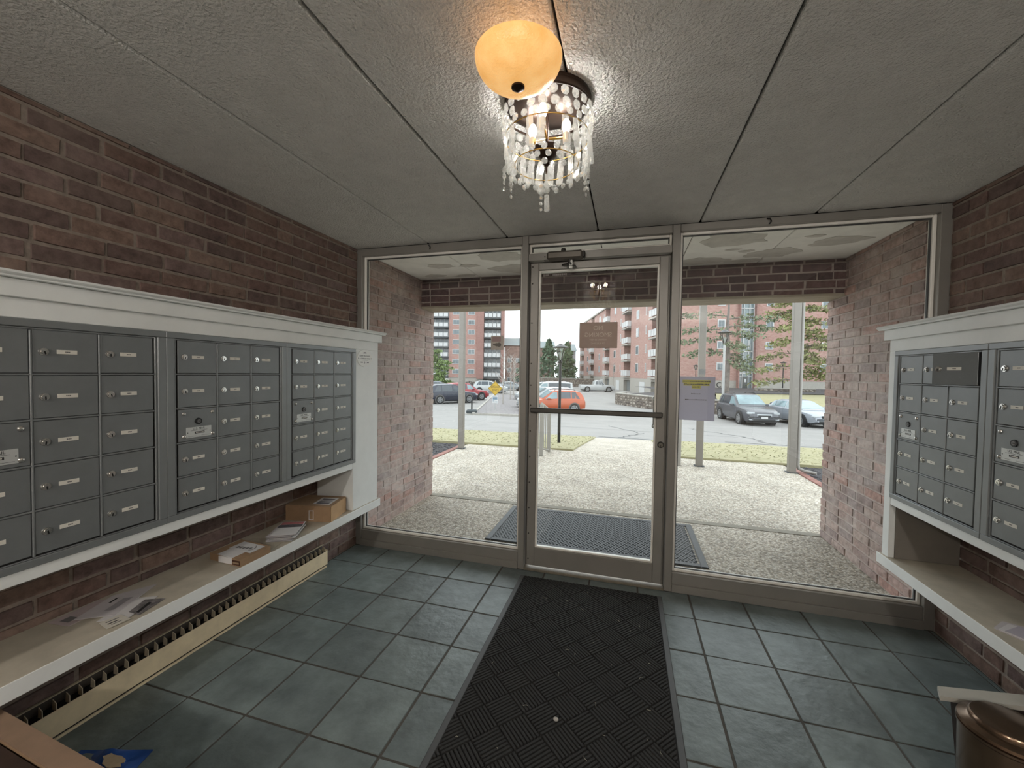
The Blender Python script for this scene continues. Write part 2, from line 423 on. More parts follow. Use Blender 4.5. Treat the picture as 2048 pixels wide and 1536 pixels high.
# ------------------------------------------------------------------ storefront
FD = .10   # frame depth
def bar(parent, name, x0, x1, z0, z1, y0=.0, y1=FD, m_=None, c=.0025):
    return MB().box(x0, x1, y0, y1, z0, z1, c).build(name, m_ or m_alu, parent)
def fixed_light(name, xa, xb, za, zb, label=None):
    w = empty(name, ((xa+xb)/2, 0, 0)); tag(w, kind='structure')
    t = .016
    for nm, a, b, c_, d in (('glazing_bead', xa, xa+t, za, zb), ('glazing_bead', xb-t, xb, za, zb), ('glazing_bead', xa+t, xb-t, za, za+t), ('glazing_bead', xa+t, xb-t, zb-t, zb)):
        bar(w, nm, a, b, c_, d, .03, .075, m_alu_light, .003)
    for a, b, c_, d in ((xa+t, xa+t+.006, za+t, zb-t), (xb-t-.006, xb-t, za+t, zb-t), (xa+t, xb-t, za+t, za+t+.004), (xa+t, xb-t, zb-t-.006, zb-t)):
        bar(w, 'gasket', a, b, c_, d, .044, .058, mat('dark_gasket', (62, 62, 62), .6), .001)
    MB().box(xa+t, xb-t, .048, .054, za+t, zb-t).build('glass_pane', m_glass, w)
    return w
w1 = fixed_light('window_1', .048, 1.338, .121, 2.272)
w2 = fixed_light('window_2', 2.358, 3.660, .121, 2.283)
w3 = fixed_light('window_3', 1.382, 2.311, 2.204, 2.276)
fr = empty('trim_1', (1.85, 0, 0)); tag(fr, kind='structure')
bar(fr, 'jamb', .0, .048, .0, H); bar(fr, 'jamb', 3.660, W, .0, H)
bar(fr, 'header', .048, 1.338, 2.272, H); bar(fr, 'header', 1.382, 2.311, 2.276, H); bar(fr, 'header', 2.358, 3.66, 2.283, H)
bar(fr, 'mullion', 1.338, 1.382, .0, H, -.004, FD+.005); bar(fr, 'mullion', 2.311, 2.358, .0, H, -.004, FD+.005)
bar(fr, 'transom_bar', 1.382, 2.311, 2.155, 2.204)
bar(fr, 'sill', .048, 1.338, .0, .121, .004, FD); bar(fr, 'sill', 2.358, 3.66, .0, .121, .004, FD)
bar(fr, 'sill_strip', .048, 1.338, .0, .05, -.01, .004); bar(fr, 'sill_strip', 2.358, 3.66, .0, .05, -.01, .004)
bar(fr, 'threshold', 1.382, 2.311, .0, .018, -.01, FD+.03, mat('worn_threshold', (126, 118, 104), .5, .4, noise=(20, .2)))
for x0, x1, z0, z1 in ((1.382, 1.396, .018, 2.155), (2.297, 2.311, .018, 2.155), (1.396, 2.297, 2.141, 2.155)):
    bar(fr, 'door_stop', x0, x1, z0, z1, .055, .085)
for q, x in enumerate((.62, 2.83)):     # ragged cable stubs poking out above the header
    MB().tube([(x, -.004, 2.318), (x+.012, -.02, 2.312), (x+.02, -.014, 2.298), (x+.012, -.006, 2.285)], .004, 6).build('cable_stub', m_black, fr)

# door
dr = empty('door_1', (1.846, 0, .02)); tag(dr, kind='structure')
DX0, DX1, DZ0, DZ1, DYa, DYb = 1.399, 2.294, .034, 2.138, .006, .050
def dbar(nm, x0, x1, z0, z1, y0=DYa, y1=DYb, m_=m_alu, c=.003): return MB().box(x0, x1, y0, y1, z0, z1, c).build(nm, m_, dr)
st = dbar('stile', DX0, 1.455, DZ0, DZ1); st2 = dbar('stile', 2.240, DX1, DZ0, DZ1)
dbar('rail', 1.455, 2.240, 2.090, DZ1); dbar('rail', 1.455, 2.240, DZ0, .160)
for x0, x1, z0, z1 in ((1.455, 1.467, .16, 2.09), (2.228, 2.24, .16, 2.09), (1.467, 2.228, .16, .172), (1.467, 2.228, 2.078, 2.09)):
    dbar('glazing_bead', x0, x1, z0, z1, .018, .044, m_alu_light, .002)
MB().box(1.467, 2.228, .026, .032, .172, 2.078).build('glass_pane', m_glass, dr)
for z in (2.115, 2.0, 1.73, 1.45, 1.30, 1.16, .98, .80, .62, .44, .26, .08):
    MB().cyl((1.412, DYa+.001, z), (1.412, DYa-.003, z), .006, .004, 10).build('screw', mat('dark_screw', (64, 60, 56), .5, .5), st)
pb = MB().box(1.425, 2.274, -.064, -.040, 1.116, 1.150, .006).box(1.425, 1.449, -.044, DYa, 1.120, 1.146, .003).box(2.250, 2.274, -.044, DYa, 1.120, 1.146, .003)
pb.build('push_bar', mat('dark_grey_push_bar', (74, 71, 66), .4, .4), dr)
lk = MB().cyl((2.271, DYa, .937), (2.271, DYa-.008, .937), .021, .019, 20).m(1).cyl((2.271, DYa-.008, .937), (2.271, DYa-.011, .937), .014, .014, 16).m(2).box(2.269, 2.273, DYa-.0125, DYa-.010, .924, .936)
lk.build('lock_cylinder', [mat('dark_lock_ring', (50, 49, 47), .35, .6), mat('lock_core', (120, 116, 108), .3, .8), m_black], dr, 35)
ph = MB().tube([(2.234, .05, 1.225), (2.234, .095, 1.225), (2.234, .10, 1.2), (2.234, .10, 1.07), (2.234, .095, 1.045), (2.234, .05, 1.045)], .010, 10)
ph.ball((2.234, .1, 1.226), .016).ball((2.234, .1, 1.044), .016)
ph.build('pull_handle', mat('dull_steel_pull', (132, 132, 128), .35, .7), dr, 40)
# door lettering strip near the top of the glass (too small to read)
b = MB()
for i in range(13):
    if i in (3, 4): continue
    b.box(1.486+i*.0125, 1.494+i*.0125, .0245, .0258, 2.052+.001*(i % 3), 2.066-.0015*(i % 2))
b.build('glass_lettering', mat('faded_white_lettering', (150, 142, 138), .6), dr)

# door closer
dc = empty('door_closer', (1.64, -.03, 2.17), label='grey metal door closer with folding arm above glass door', cat='door closer')
m_cl = mat('bronze_grey_closer', (100, 94, 86), .4, .5); m_cld = mat('dark_closer_end', (52, 48, 45), .45, .4)
MB().box(1.520, 1.758, -.062, -.002, 2.140, 2.196, .012).build('closer_body', m_cl, dc)
MB().box(1.756, 1.772, -.056, -.006, 2.146, 2.190, .006).build('end_cap', m_cld, dc)
MB().cyl((1.628, -.032, 2.196), (1.628, -.032, 2.216), .017, .014, 16).build('spindle_cap', m_cld, dc, 40)
MB().cyl((1.672, -.040, 2.140), (1.672, -.040, 2.115), .014, .014, 14).build('spindle', m_cld, dc, 40)
MB().box(1.612, 1.690, -.050, -.036, 2.106, 2.118, .003).xf(Matrix.Translation((1.672, -.04, 2.11)) @ Matrix.Rotation(-.5, 4, 'Z') @ Matrix.Translation((-1.672, .04, -2.11))).build('main_arm', m_cld, dc)
MB().box(1.668, 1.694, -.052, -.046, 2.075, 2.135, .003).m(1).cyl((1.681, -.0525, 2.107), (1.681, -.055, 2.107), .007, .007, 12).build('forearm', [m_chrome, m_black], dc)
MB().box(1.652, 1.712, -.03, DYa, 2.092, 2.104, .002).box(1.655, 1.708, -.052, -.03, 2.092, 2.100, .002).build('foot_bracket', m_cld, dc)
for z in (2.152, 2.178): MB().cyl((1.497, 0, z), (1.497, -.003, z), .0045, .0045, 10).build('screw_hole', m_black, dc)

# stickers, signs and the paper notice on the glass (all face outdoors; their backs show here)
ns = empty('no_smoking_sign', (1.862, .022, 1.556), label='brown no smoking sign seen from behind on door glass', cat='sign')
MB().box(1.738, 1.987, .0195, .0255, 1.557, 1.729, .004).build('sign_board', mat('brown_sign_back', (164, 142, 130), .6, noise=(30, .05)), ns)
mm = Matrix.Translation((1.862, .0192, 1.69)) @ Matrix.Rotation(PI/2, 4, 'X') @ Matrix.Diagonal((-1, 1, 1, 1))
tb = MB().text('NO', .040, mm).text('SMOKING', .040, Matrix.Translation((0, 0, -.045)) @ mm).text('WITHIN 20 FEET', .0155, Matrix.Translation((0, 0, -.078)) @ mm).text('OF BUILDING', .0155, Matrix.Translation((0, 0, -.102)) @ mm)
tb.build('lettering', mat('ghosted_lettering', (204, 190, 176), .6), ns)
cs = empty('camera_sticker', (1.148, .05, 1.547), label='small grey security camera sticker on left window glass', cat='sticker')
MB().box(1.101, 1.195, .0462, .0478, 1.547, 1.648, .0007).build('sticker_sheet', mat('grey_sticker', (184, 176, 168), .6), cs)
MB().box(1.110, 1.176, .0455, .0464, 1.607, 1.640).build('text_panel', mat('maroon_sticker_panel', (160, 136, 134), .6), cs)
cb = MB().prism([(1.116, 1.590), (1.150, 1.598), (1.150, 1.570), (1.118, 1.582)], 0, .0008)
cb.v = [(x, .0460-z, y_) for x, y_, z in cb.v]
cb.cyl((1.163, .0452, 1.584), (1.163, .0462, 1.584), .016, .016, 18).m(1).cyl((1.167, .0446, 1.584), (1.167, .0453, 1.584), .008, .008, 14)
cb.build('camera_picture', [mat('dark_grey_print', (112, 106, 100), .6), m_ink_grey], cs)
pn = empty('paper_notice', (2.48, .05, 1.10), label='white paper notice with yellow highlighted lines taped to right glass', cat='notice')
nv = []
MB().box(2.373, 2.589, .0560, .0568, 1.099, 1.377).build('sheet', mat('backlit_paper', (216, 214, 222), .8, noise=(40, .04)), pn)
_pm = MATS['backlit_paper']; _n = _pm.node_tree.nodes; _l = _pm.node_tree.links      # thin paper lets daylight through
_t = _n.new('ShaderNodeBsdfTranslucent'); _t.inputs[0].default_value = lin((206, 204, 216)); _x = _n.new('ShaderNodeMixShader'); _x.inputs[0].default_value = .6
_o = [q for q in _n if q.type == 'OUTPUT_MATERIAL'][0]; _l.new(_n['Principled BSDF'].outputs[0], _x.inputs[1]); _l.new(_t.outputs[0], _x.inputs[2]); _l.new(_x.outputs[0], _o.inputs[0])
b = MB()
for x0, x1, z in ((2.398, 2.562, 1.347), (2.404, 2.556, 1.329), (2.453, 2.505, 1.311)): b.box(x0, x1, .0552, .0561, z-.009, z+.009)
b.build('highlighter', mat('yellow_highlighter', (214, 204, 110), .8), pn)
rnd = random.Random(3)
for x0, x1, z in ((2.40, 2.56, 1.347), (2.407, 2.554, 1.329), (2.456, 2.502, 1.311), (2.45, 2.505, 1.268), (2.415, 2.545, 1.230)):
    x = x0; b = MB()
    while x < x1-.004:
        wv = rnd.uniform(.003, .012); b.box(x, min(x+wv, x1), .0547, .0553, z-.0025, z+rnd.uniform(.001, .004)); x += wv+.002
    b.build('printed_line', m_ink_grey, pn)

# ------------------------------------------------------------------ mailboxes
UW, UH = .577, .765; MX, MZ0 = .040, .026; CW, CH = .1657, .1416
def R(x): return x
fm = MB()
def fbar(x0, x1, z0, z1, y0, y1, c=.002): fm.box(x0, x1, y0, y1, z0, z1, c)
fbar(0, UW, 0, .024, -.012, .0); fbar(0, UW, UH-.024, UH, -.012, .0); fbar(0, .030, .024, UH-.024, -.012, .0); fbar(UW-.030, UW, .024, UH-.024, -.012, .0)
fbar(.030, .038, .024, UH-.024, -.007, 0); fbar(UW-.038, UW-.030, .024, UH-.024, -.007, 0); fbar(.038, UW-.038, UH-.031, UH-.024, -.007, 0); fbar(.038, UW-.038, .024, .028, -.007, 0)
GZ = MZ0+.004
fm.m(1).box(.038, UW-.038, -.001, .0, .028, UH-.031); fm.m(0)
for i in range(1, 3): fbar(MX+i*CW-.003, MX+i*CW+.003, GZ, UH-.032, -.009, 0, .0015)
for k in range(1, 5): fbar(MX-.001, MX+3*CW+.001, GZ+k*CH-.003, GZ+k*CH+.003, -.0085, 0, .0015)
frame_me = fm.mesh('frame', [m_box_edge, m_dark])
dw, dh = CW-.0085, CH-.0085
door_me = MB().box(0, dw, -.0065, -.001, 0, dh, .0015).mesh('door', m_box)
door_h_me = MB().box(-dw, 0, -.0025, .0, 0, dh, .001).mesh('door', m_box)
lm = MB().cyl((0, 0, 0), (0, -.004, 0), .0125, .0115, 18).cyl((0, -.004, 0), (0, -.0075, 0), .0085, .008, 16).m(1).box(-.0016, .0016, -.0082, -.007, -.0085, .0015)
lock_me = lm.mesh('lock', [m_chrome, m_black], 40)
pm = MB().box(0, .050, -.0012, 0, 0, .0135, .0005).m(1)
rnd = random.Random(11)
for i in range(3): pm.box(.020+i*.0042, .0233+i*.0042, -.0016, -.001, .0052, .0088)
label_me = pm.mesh('label_plate', [m_plate, m_ink_grey])
panel_me = MB().box(0, dw, -.0075, -.001, 0, dh, .0015).mesh('lock_panel', m_box)
screw_me = MB().ball((0, 0, 0), .0085, 12, 8, (1, .75, 1)).mesh('screw', m_chrome, 60)
mk = MB().cyl((0, 0, 0), (0, -.004, 0), .014, .013, 18).m(1).cyl((0, -.004, 0), (0, -.0045, 0), .008, .008, 14).m(0).box(-.002, .006, -.0052, -.0042, -.002, .002)
mlock_me = mk.mesh('arrow_lock', [m_black, m_ink_grey], 40)
us = MB().box(0, .104, -.0018, 0, 0, .044, .0008).m(1).box(.034, .074, -.0026, -.0015, .016, .024)
us.box(.018, .086, -.0022, -.0016, .0285, .0296).box(.008, .040, -.0022, -.0016, .006, .0068).box(.062, .096, -.0022, -.0016, .006, .0068)
us.cyl((.006, -.0015, .022), (.006, -.0024, .022), .002, .002, 8).cyl((.098, -.0015, .022), (.098, -.0024, .022), .002, .002, 8)
us.m(2).box(.038, .070, -.0030, -.0024, .0185, .0212).m(1)
us.text('U.S. MAIL', .0125, Matrix.Translation((.052, -.0019, .0365)) @ Matrix.Rotation(PI/2, 4, 'X'), ext=.0003)
usplate_me = us.mesh('us_mail_plate', [mat('satin_mail_plate', (196, 198, 196), .4, .3), m_ink, m_plate])

def mailbox_unit(loc, rz, sx, label, ajar=None):
    u = empty('mailbox_unit', loc, rz, label=label, cat='mailbox', group='grey apartment mailbox panels')
    u.scale = (sx, 1, 1)
    inst(frame_me, 'frame', u, (0, 0, 0))
    for r in range(5):
        for c in range(3):
            x = MX+c*CW+.00425; z = GZ+(4-r)*CH+.00425
            if (r, c) == (2, 0):
                d = inst(panel_me, 'lock_panel', u, (x, 0, z))
                for sx_, sz in ((.02, .02), (dw-.02, .02), (.02, dh-.018), (dw-.02, dh-.018)):
                    inst(screw_me, 'screw', d, (sx_, -.008, sz))
                inst(mlock_me, 'arrow_lock', d, (dw*.5, -.0075, dh*.60)); inst(usplate_me, 'us_mail_plate', d, (.028, -.0075, .012))
            elif ajar == (r, c):
                d = inst(door_h_me, 'door', u, (x+dw, -.010, z), (0, 0, math.radians(24)))
                inst(lock_me, 'lock', d, (.024-dw, -.0025, dh*.5)); inst(label_me, 'label_plate', d, (.054-dw, -.0025, dh*.5-.006))
                d['label'] = 'mailbox door standing ajar'
            else:
                d = inst(door_me, 'door', u, (x, random.uniform(-.0006, .0006), z))
                inst(lock_me, 'lock', d, (.024, -.0065, dh*.5), (0, random.uniform(-.25, .25), 0)); inst(label_me, 'label_plate', d, (.054, -.0065, dh*.5-.006))
    return u
XL, XR = .292, W-.302
mailbox_unit((XL, -2.163, .762), PI/2, 1.0191, 'grey mailbox panel cut by left edge of picture, nearest camera')
mailbox_unit((XL, -1.575, .762), PI/2, 1.0225, 'middle grey mailbox panel of three on left brick wall')
mailbox_unit((XL, -.985, .762), PI/2, 1.0, 'grey mailbox panel beside the white oval plaque')
mailbox_unit((XR, -.160, .762), -PI/2, .99, 'grey mailbox panel with one dark door standing ajar', ajar=(0, 2))
mailbox_unit((XR, -.733, .762), -PI/2, 1.0, 'grey mailbox panel cut by right edge of picture')

# ------------------------------------------------------------------ mail cabinets
def cabinet(side):
    L = side == 'L'
    sgn = (lambda x: x) if L else (lambda x: W-x)
    F = .292 if L else .302
    ye = -.155 if L else -.110          # far end
    yo = -.431 if L else -.163          # near edge of the end stile
    yn = -2.75 if L else -2.2
    nm = 'mail_cabinet'
    c = empty(nm, (sgn(.15), -1.2, .385), label='long white cabinet framing three mailbox panels on left wall' if L else 'white cabinet framing mailbox panels on right brick wall', cat='cabinet', group='white mail cabinets')
    def bx(name, x0, x1, y0, y1, z0, z1, m_=m_white, ch=.002): return MB().box(sgn(x0), sgn(x1), y0, y1, z0, z1, ch).build(name, m_, c)
    bx('carcass', .012, F-.002, yn, yo, .735, 1.62)
    if L:
        bx('end_panel', .012, F+.008, yo, ye, .44, 1.527)
    else:
        bx('end_stile', F-.02, F+.008, yo, ye, .44, 1.527); bx('end_board', .012, F-.02, yo-.006, yo+.02, .44, .735, mat('grey_board', (120, 114, 106), .7, noise=(9, .08)))
        bx('end_filler', .012, F-.02, yo, ye-.0, .735, 1.527)
    bx('top_board', .012, F+.008, yn, ye, 1.527, 1.62)
    bx('frieze', .012, F+.022, yn, ye+.03, 1.588, 1.643)
    bx('crown', .010, F+.038, yn, ye+.055, 1.643, 1.652); bx('crown_cap', .010, F+.046, yn, ye+.063, 1.650, 1.664, ch=.006)
    bx('bottom_rail', .012, F+.006, yn, yo, .722, .762)
    s = bx('shelf', .008, F+.016, yn, ye+.02, .388, .4395, m_shelf)
    MB().box(sgn(F+.0155), sgn(F+.0195), yn, ye+.024, .386, .4398, .001).build('edge_strip', m_white, s)
    if L:
        MB().box(sgn(.02), sgn(F+.017), ye+.018, ye+.024, .386, .4398, .001).build('edge_strip', m_white, s)
    return c
cabinet('L'); cabinet('R')

# oval plaque
pq = empty('oval_plaque', (.301, -.31, 1.43), label='white oval package notice plaque on cabinet end', cat='plaque')
py, pz, ry, rz_ = -.315, 1.468, .080, .059
b = MB(); n = 40
ov = [(py+ry*math.cos(2*PI*k/n), pz+rz_*math.sin(2*PI*k/n)) for k in range(n)]
b.prism(ov, 0, .004); b.v = [(.3005+z, y_, zz) for y_, zz, z in b.v]
b.build('plaque_board', mat('white_plastic', (226, 226, 222), .4), pq)
mp_ = lambda z: Matrix.Translation((.3047, py, z)) @ Matrix.Rotation(PI/2, 4, 'Z') @ Matrix.Rotation(PI/2, 4, 'X')
tb = MB().text('LEAVE PACKAGES', .0145, mp_(pz+.016)).text('& OVERSIZED ITEMS', .0125, mp_(pz-.002))
for y0, y1, z0, z1 in ((-.045, -.022, -.031, -.025), (-.008, -.001, -.036, -.022), (.010, .017, -.035, -.023), (.026, .044, -.032, -.025), (-.03, .035, -.0155, -.0145), (-.018, .018, .034, .037), (-.012, .014, .040, .043)):
    tb.box(.3045, .3050, py+y0, py+y1, pz+z0, pz+z1)
tb.build('lettering', m_ink_grey, pq)
for s_ in (-1, 1): MB().cyl((.3045, py+s_*.070, pz), (.3062, py+s_*.070, pz), .003, .003, 8).build('screw', m_ink, pq)

# ------------------------------------------------------------------ parcels and post on the shelves
SZ = .4402
def quad_box(name, corner, ux, uy, h, m_, parent=None, z=SZ):
    c = Vector((corner[0], corner[1], 0)); a = Vector((ux[0], ux[1], 0)); b_ = Vector((uy[0], uy[1], 0))
    pts = [c, c+a, c+a+b_, c+b_]
    return MB().prism([(p.x, p.y) for p in pts], z, z+h)
bx = empty('parcel_box', (.17, -.55, SZ), label='brown cardboard parcel with white label at far end of shelf', cat='box')
ux, uy = (-.285, -.055), (-.050, .205)
quad_box('b', (.306, -.655), ux, uy, .098, m_card).build('carton', m_card, bx)
lab = quad_box('l', (.275, -.625), (-.110, -.021), (-.032, .130), .0008, m_paper, z=SZ+.0982).build('shipping_label', m_paper, bx)
b = MB()
for k, (t0, t1) in enumerate(((.08, .28), (.34, .44), (.5, .56), (.66, .82))):
    a = Vector((.275, -.625, 0))+Vector((-.032, .130, 0))*t0+Vector((-.110, -.021, 0))*.12
    v1 = Vector((-.110, -.021, 0))*.72; v2 = Vector((-.032, .130, 0))*(t1-t0)
    b.prism([((a+q).x, (a+q).y) for q in (Vector((0, 0, 0)), v1, v1+v2, v2)], SZ+.099, SZ+.0994)
b.build('label_print', mat('label_print', (96, 94, 100), .7), lab)
# flap seam on the near long side and small square tag
quad_box('f', (.310, -.652), (-.004, .002), (-.048, .200), .096, m_card).build('side_flap', mat('kraft_flap', (186, 152, 114), .85, noise=(18, .08)), bx)
a = Vector((.306, -.655, 0))+Vector((-.285, -.055, 0))*.37
t = Vector((-.285, -.055, 0)).normalized(); nrm = Vector((.055, -.285, 0)).normalized()*.0008
def face_rect(mb, a, t, nrm, s0, s1, z0, z1):
    p0 = a+t*s0+nrm; p1 = a+t*s1+nrm
    mb.add([(p0.x, p0.y, z0), (p1.x, p1.y, z0), (p1.x, p1.y, z1), (p0.x, p0.y, z1), (p0.x-nrm.x, p0.y-nrm.y, z0), (p1.x-nrm.x, p1.y-nrm.y, z0), (p1.x-nrm.x, p1.y-nrm.y, z1), (p0.x-nrm.x, p0.y-nrm.y, z1)],
           [(0, 1, 2, 3), (4, 5, 6, 7), (0, 1, 5, 4), (1, 2, 6, 5), (2, 3, 7, 6), (3, 0, 4, 7)])
b = MB()
for s0, s1, z0, z1 in ((0, .004, .45, .51), (.028, .032, .45, .51), (.004, .028, .506, .51), (.004, .028, .45, .454)): face_rect(b, a, t, nrm, s0, s1, z0, z1)
b.build('square_mark', m_paper, bx)

ct = empty('flat_parcel', (.21, -1.17, SZ), label='flat brown parcel carrying a white mailing envelope', cat='box')
c0 = (.306, -1.262)
quad_box('c', c0, (-.215, .018), (.002, .168), .034, m_card).build('carton', m_card, ct)
e = quad_box('e', (.250, -1.258), (-.105, .009), (.002, .072), .0012, m_paper, z=SZ+.0345); e.build('envelope', m_paper, ct)
e2 = quad_box('e', (.288, -1.195), (-.150, .013), (.002, .084), .0012, m_paper, z=SZ+.0362).build('envelope', m_paper, ct)
b = MB()
for k in range(5):
    b.box(.165+k*.018, .178+k*.018, -1.170+.0015*k, -1.150+.0015*k, SZ+.0376, SZ+.0380)
b.tube([(.255, -1.180, SZ+.0378), (.266, -1.160, SZ+.0378), (.262, -1.138, SZ+.0378), (.245, -1.122, SZ+.0378)], .0016, 5)
b.build('envelope_print', m_ink_grey, e2)
b = MB().box(.258, .302, -1.2640, -1.2620, SZ+.007, SZ+.028).m(1).box(.262, .298, -1.2648, -1.2638, SZ+.013, SZ+.021)
b.build('dark_label', [mat('brown_label', (70, 42, 26), .7), mat('pale_print', (150, 128, 104), .7)], ct)
b = MB().box(.165, .2485, -1.2585, -1.2545, SZ+.004, SZ+.034).build('folded_label', m_paper, ct)

# stack of post: each item its own
rnd = random.Random(4)
tones = [(206, 204, 206), (196, 194, 198), (212, 210, 208), (190, 186, 190), (204, 200, 204), (208, 206, 206)]
z = SZ; place = ['lowest', 'second', 'third', 'fourth', 'fifth', 'topmost']
for k in range(6):
    th = .0062; dx, dy, an = rnd.uniform(-.008, .008), rnd.uniform(-.006, .006), .45+rnd.uniform(-.05, .05)
    c_ = Vector((.205+dx, -.885+dy, z)); ca, sa = math.cos(an), math.sin(an)
    o = empty('mail_bundle', c_, an, label='%s white mail booklet in pile beside brown parcel' % place[k], cat='mail', group='white booklets piled on the left shelf')
    MB().box(-.065, .065, -.10, .10, 0, th-.0006, .001).build('booklet', mat('booklet_%d' % k, tones[k], .7, noise=(30, .04)), o, local=True)
    MB().box(-.0655, .0655, -.1005, -.100, .0012, th-.0018).box(-.0655, .0655, .100, .1005, .0012, th-.0018).box(.065, .0656, -.1, .1, .0014, .0022).box(.065, .0656, -.1, .1, .0034, .0040).build('page_edges', m_ink_grey, o, local=True)
    if k == 5:
        b = MB().box(-.064, .064, .012, .055, th-.0005, th).m(1).box(-.060, .060, .058, .094, th-.0005, th)
        b.build('cover_picture', [mat('dark_print', (86, 84, 88), .7, noise=(60, .4)), mat('red_print', (176, 110, 112), .7, noise=(60, .3))], o, local=True)
    z += th
flat = empty('dark_leaflet', (.175, -1.03, SZ), .2, label='grey leaflet lying between flat parcel and mail pile', cat='leaflet')
MB().box(-.10, .10, -.07, .07, 0, .0012).build('sheet', mat('leaflet_paper', (176, 168, 152), .7), flat, local=True)
MB().box(-.085, -.070, -.055, .02, .0012, .0016).build('print_block', m_ink, flat, local=True)

def letter(name, pts, h, m_, label, z=SZ, extras=()):
    c = Vector((sum(p[0] for p in pts)/4, sum(p[1] for p in pts)/4, z))
    o = empty(name, c, label=label, cat='mail', group='loose post on the shelves')
    MB().prism(pts, z, z+h).build('paper', m_, o)
    P = lambda s, t: (pts[0][0]+(pts[1][0]-pts[0][0])*s+(pts[3][0]-pts[0][0])*t, pts[0][1]+(pts[1][1]-pts[0][1])*s+(pts[3][1]-pts[0][1])*t)
    for nm, s0, s1, t0, t1, mm_ in extras:
        MB().prism([P(s0, t0), P(s1, t0), P(s1, t1), P(s0, t1)], z+h, z+h+.0004).build(nm, mm_, o)
    return o
m_env = mat('grey_white_envelope', (190, 184, 186), .7, noise=(30, .05)); m_win = mat('envelope_window', (150, 146, 150), .3)
letter('letter', [(.030, -1.800), (.020, -1.640), (.118, -1.630), (.125, -1.790)], .0012, mat('pinkish_envelope', (178, 164, 164), .7), 'pinkish grey envelope at the back of loose letters', extras=[('print', .1, .3, .3, .7, m_ink_grey)])
letter('letter', [(.100, -1.765), (.040, -1.610), (.110, -1.490), (.205, -1.700)], .0015, m_env, 'large window envelope on top of loose letters', z=SZ+.0030, extras=[('address_window', .25, .8, .5, .75, m_win), ('print', .62, .85, .25, .32, m_ink)])
letter('letter', [(.190, -1.745), (.130, -1.600), (.215, -1.555), (.272, -1.690)], .0012, mat('white_envelope_b', (200, 197, 196), .7), 'plain white envelope under the small card', z=SZ+.0014)
letter('magazine', [(.232, -1.668), (.195, -1.590), (.262, -1.560), (.290, -1.670)], .0012, mat('dark_magazine_cover', (110, 106, 106), .5, noise=(45, .7)), 'dark printed magazine corner beside the small card', z=SZ+.0028, extras=[('print', .1, .9, .55, .8, m_ink)])
letter('postcard', [(.214, -1.750), (.224, -1.690), (.290, -1.697), (.282, -1.765)], .001, mat('cream_card', (200, 194, 182), .7), 'small cream card with printed lines nearest shelf edge', z=SZ+.0042,
       extras=[('print', .2, .8, .25, .33, m_ink_grey), ('print', .2, .7, .5, .58, m_ink), ('print', .3, .8, .7, .76, m_ink_grey)])
letter('letter', [(3.42, -.78), (3.49, -.715), (3.60, -.76), (3.47, -.865)], .0015, m_env, 'lowest envelope of the pile on right shelf')
letter('letter', [(3.428, -.790), (3.495, -.735), (3.61, -.79), (3.485, -.880)], .0015, mat('white_envelope_c', (210, 206, 206), .7), 'middle envelope of the pile on right shelf', z=SZ+.0022)
letter('letter', [(3.440, -.800), (3.520, -.745), (3.64, -.82), (3.51, -.900)], .0015, mat('mauve_envelope', (176, 170, 180), .7), 'topmost envelope of the pile on right shelf', z=SZ+.0044)

# ------------------------------------------------------------------ baseboard heater
ht = empty('baseboard_heater', (.04, -1.4, 0), label='long cream baseboard heater below left shelf', cat='heater')
HY0, HY1 = -2.6, -.384
MB().box(.008, .012, HY0, HY1, .002, .152).build('back_plate', mat('shaded_heater_back', (62, 56, 50), .7), ht)  # plate coloured dark to carry the shade between the fins
MB().box(.056, .060, HY0, HY1, .022, .116, .001).build('front_panel', m_cream_metal, ht)
MB().box(.030, .058, HY0, HY1-.005, .002, .012).build('bottom_lip', m_cream_metal, ht)
MB().box(.012, .024, HY0, HY1+.004, .150, .1545, .001).build('top_cover', mat('heater_top', (170, 158, 134), .5), ht)
MB().box(.012, .054, HY0, HY1-.002, .014, .112).build('dark_core', mat('heater_core', (20, 18, 17), .9), ht)
fin_me = MB().add([(0, -.0012, .0), (.0, -.0012, .030), (-.020, -.0012, .040), (-.024, -.0012, .0), (0, .0012, .0), (.0, .0012, .030), (-.020, .0012, .040), (-.024, .0012, .0)],
                  [(0, 1, 2, 3), (4, 7, 6, 5), (0, 4, 5, 1), (1, 5, 6, 2), (2, 6, 7, 3), (3, 7, 4, 0)]).mesh('fin', mat('fin_metal', (196, 184, 160), .5, .4))
y = HY0+.02
while y < HY1-.02:
    inst(fin_me, 'fin', ht, (.056-.04, y+1.4, .110)); y += .0375
MB().box(.012, .059, HY1-.003, HY1, .020, .122).build('end_cap', m_cream_metal, ht)

# ------------------------------------------------------------------ chandelier
CX, CY = 1.768, -1.335
def crystal_mat():
    mt = thin_glass('cut_crystal', (.96, .96, .94), .30, 1.0, .05); n = mt.node_tree.nodes; l = mt.node_tree.links
    out = [x for x in n if x.type == 'OUTPUT_MATERIAL'][0]; src = out.inputs[0].links[0].from_socket
    tl = n.new('ShaderNodeBsdfTranslucent'); tl.inputs[0].default_value = (.95, .95, .92, 1); df = n.new('ShaderNodeBsdfDiffuse'); df.inputs[0].default_value = (.9, .9, .88, 1)
    m1 = n.new('ShaderNodeMixShader'); m1.inputs[0].default_value = .5; m2 = n.new('ShaderNodeMixShader'); m2.inputs[0].default_value = .2
    l.new(tl.outputs[0], m1.inputs[1]); l.new(df.outputs[0], m1.inputs[2]); l.new(src, m2.inputs[1]); l.new(m1.outputs[0], m2.inputs[2]); l.new(m2.outputs[0], out.inputs[0])
    return mt
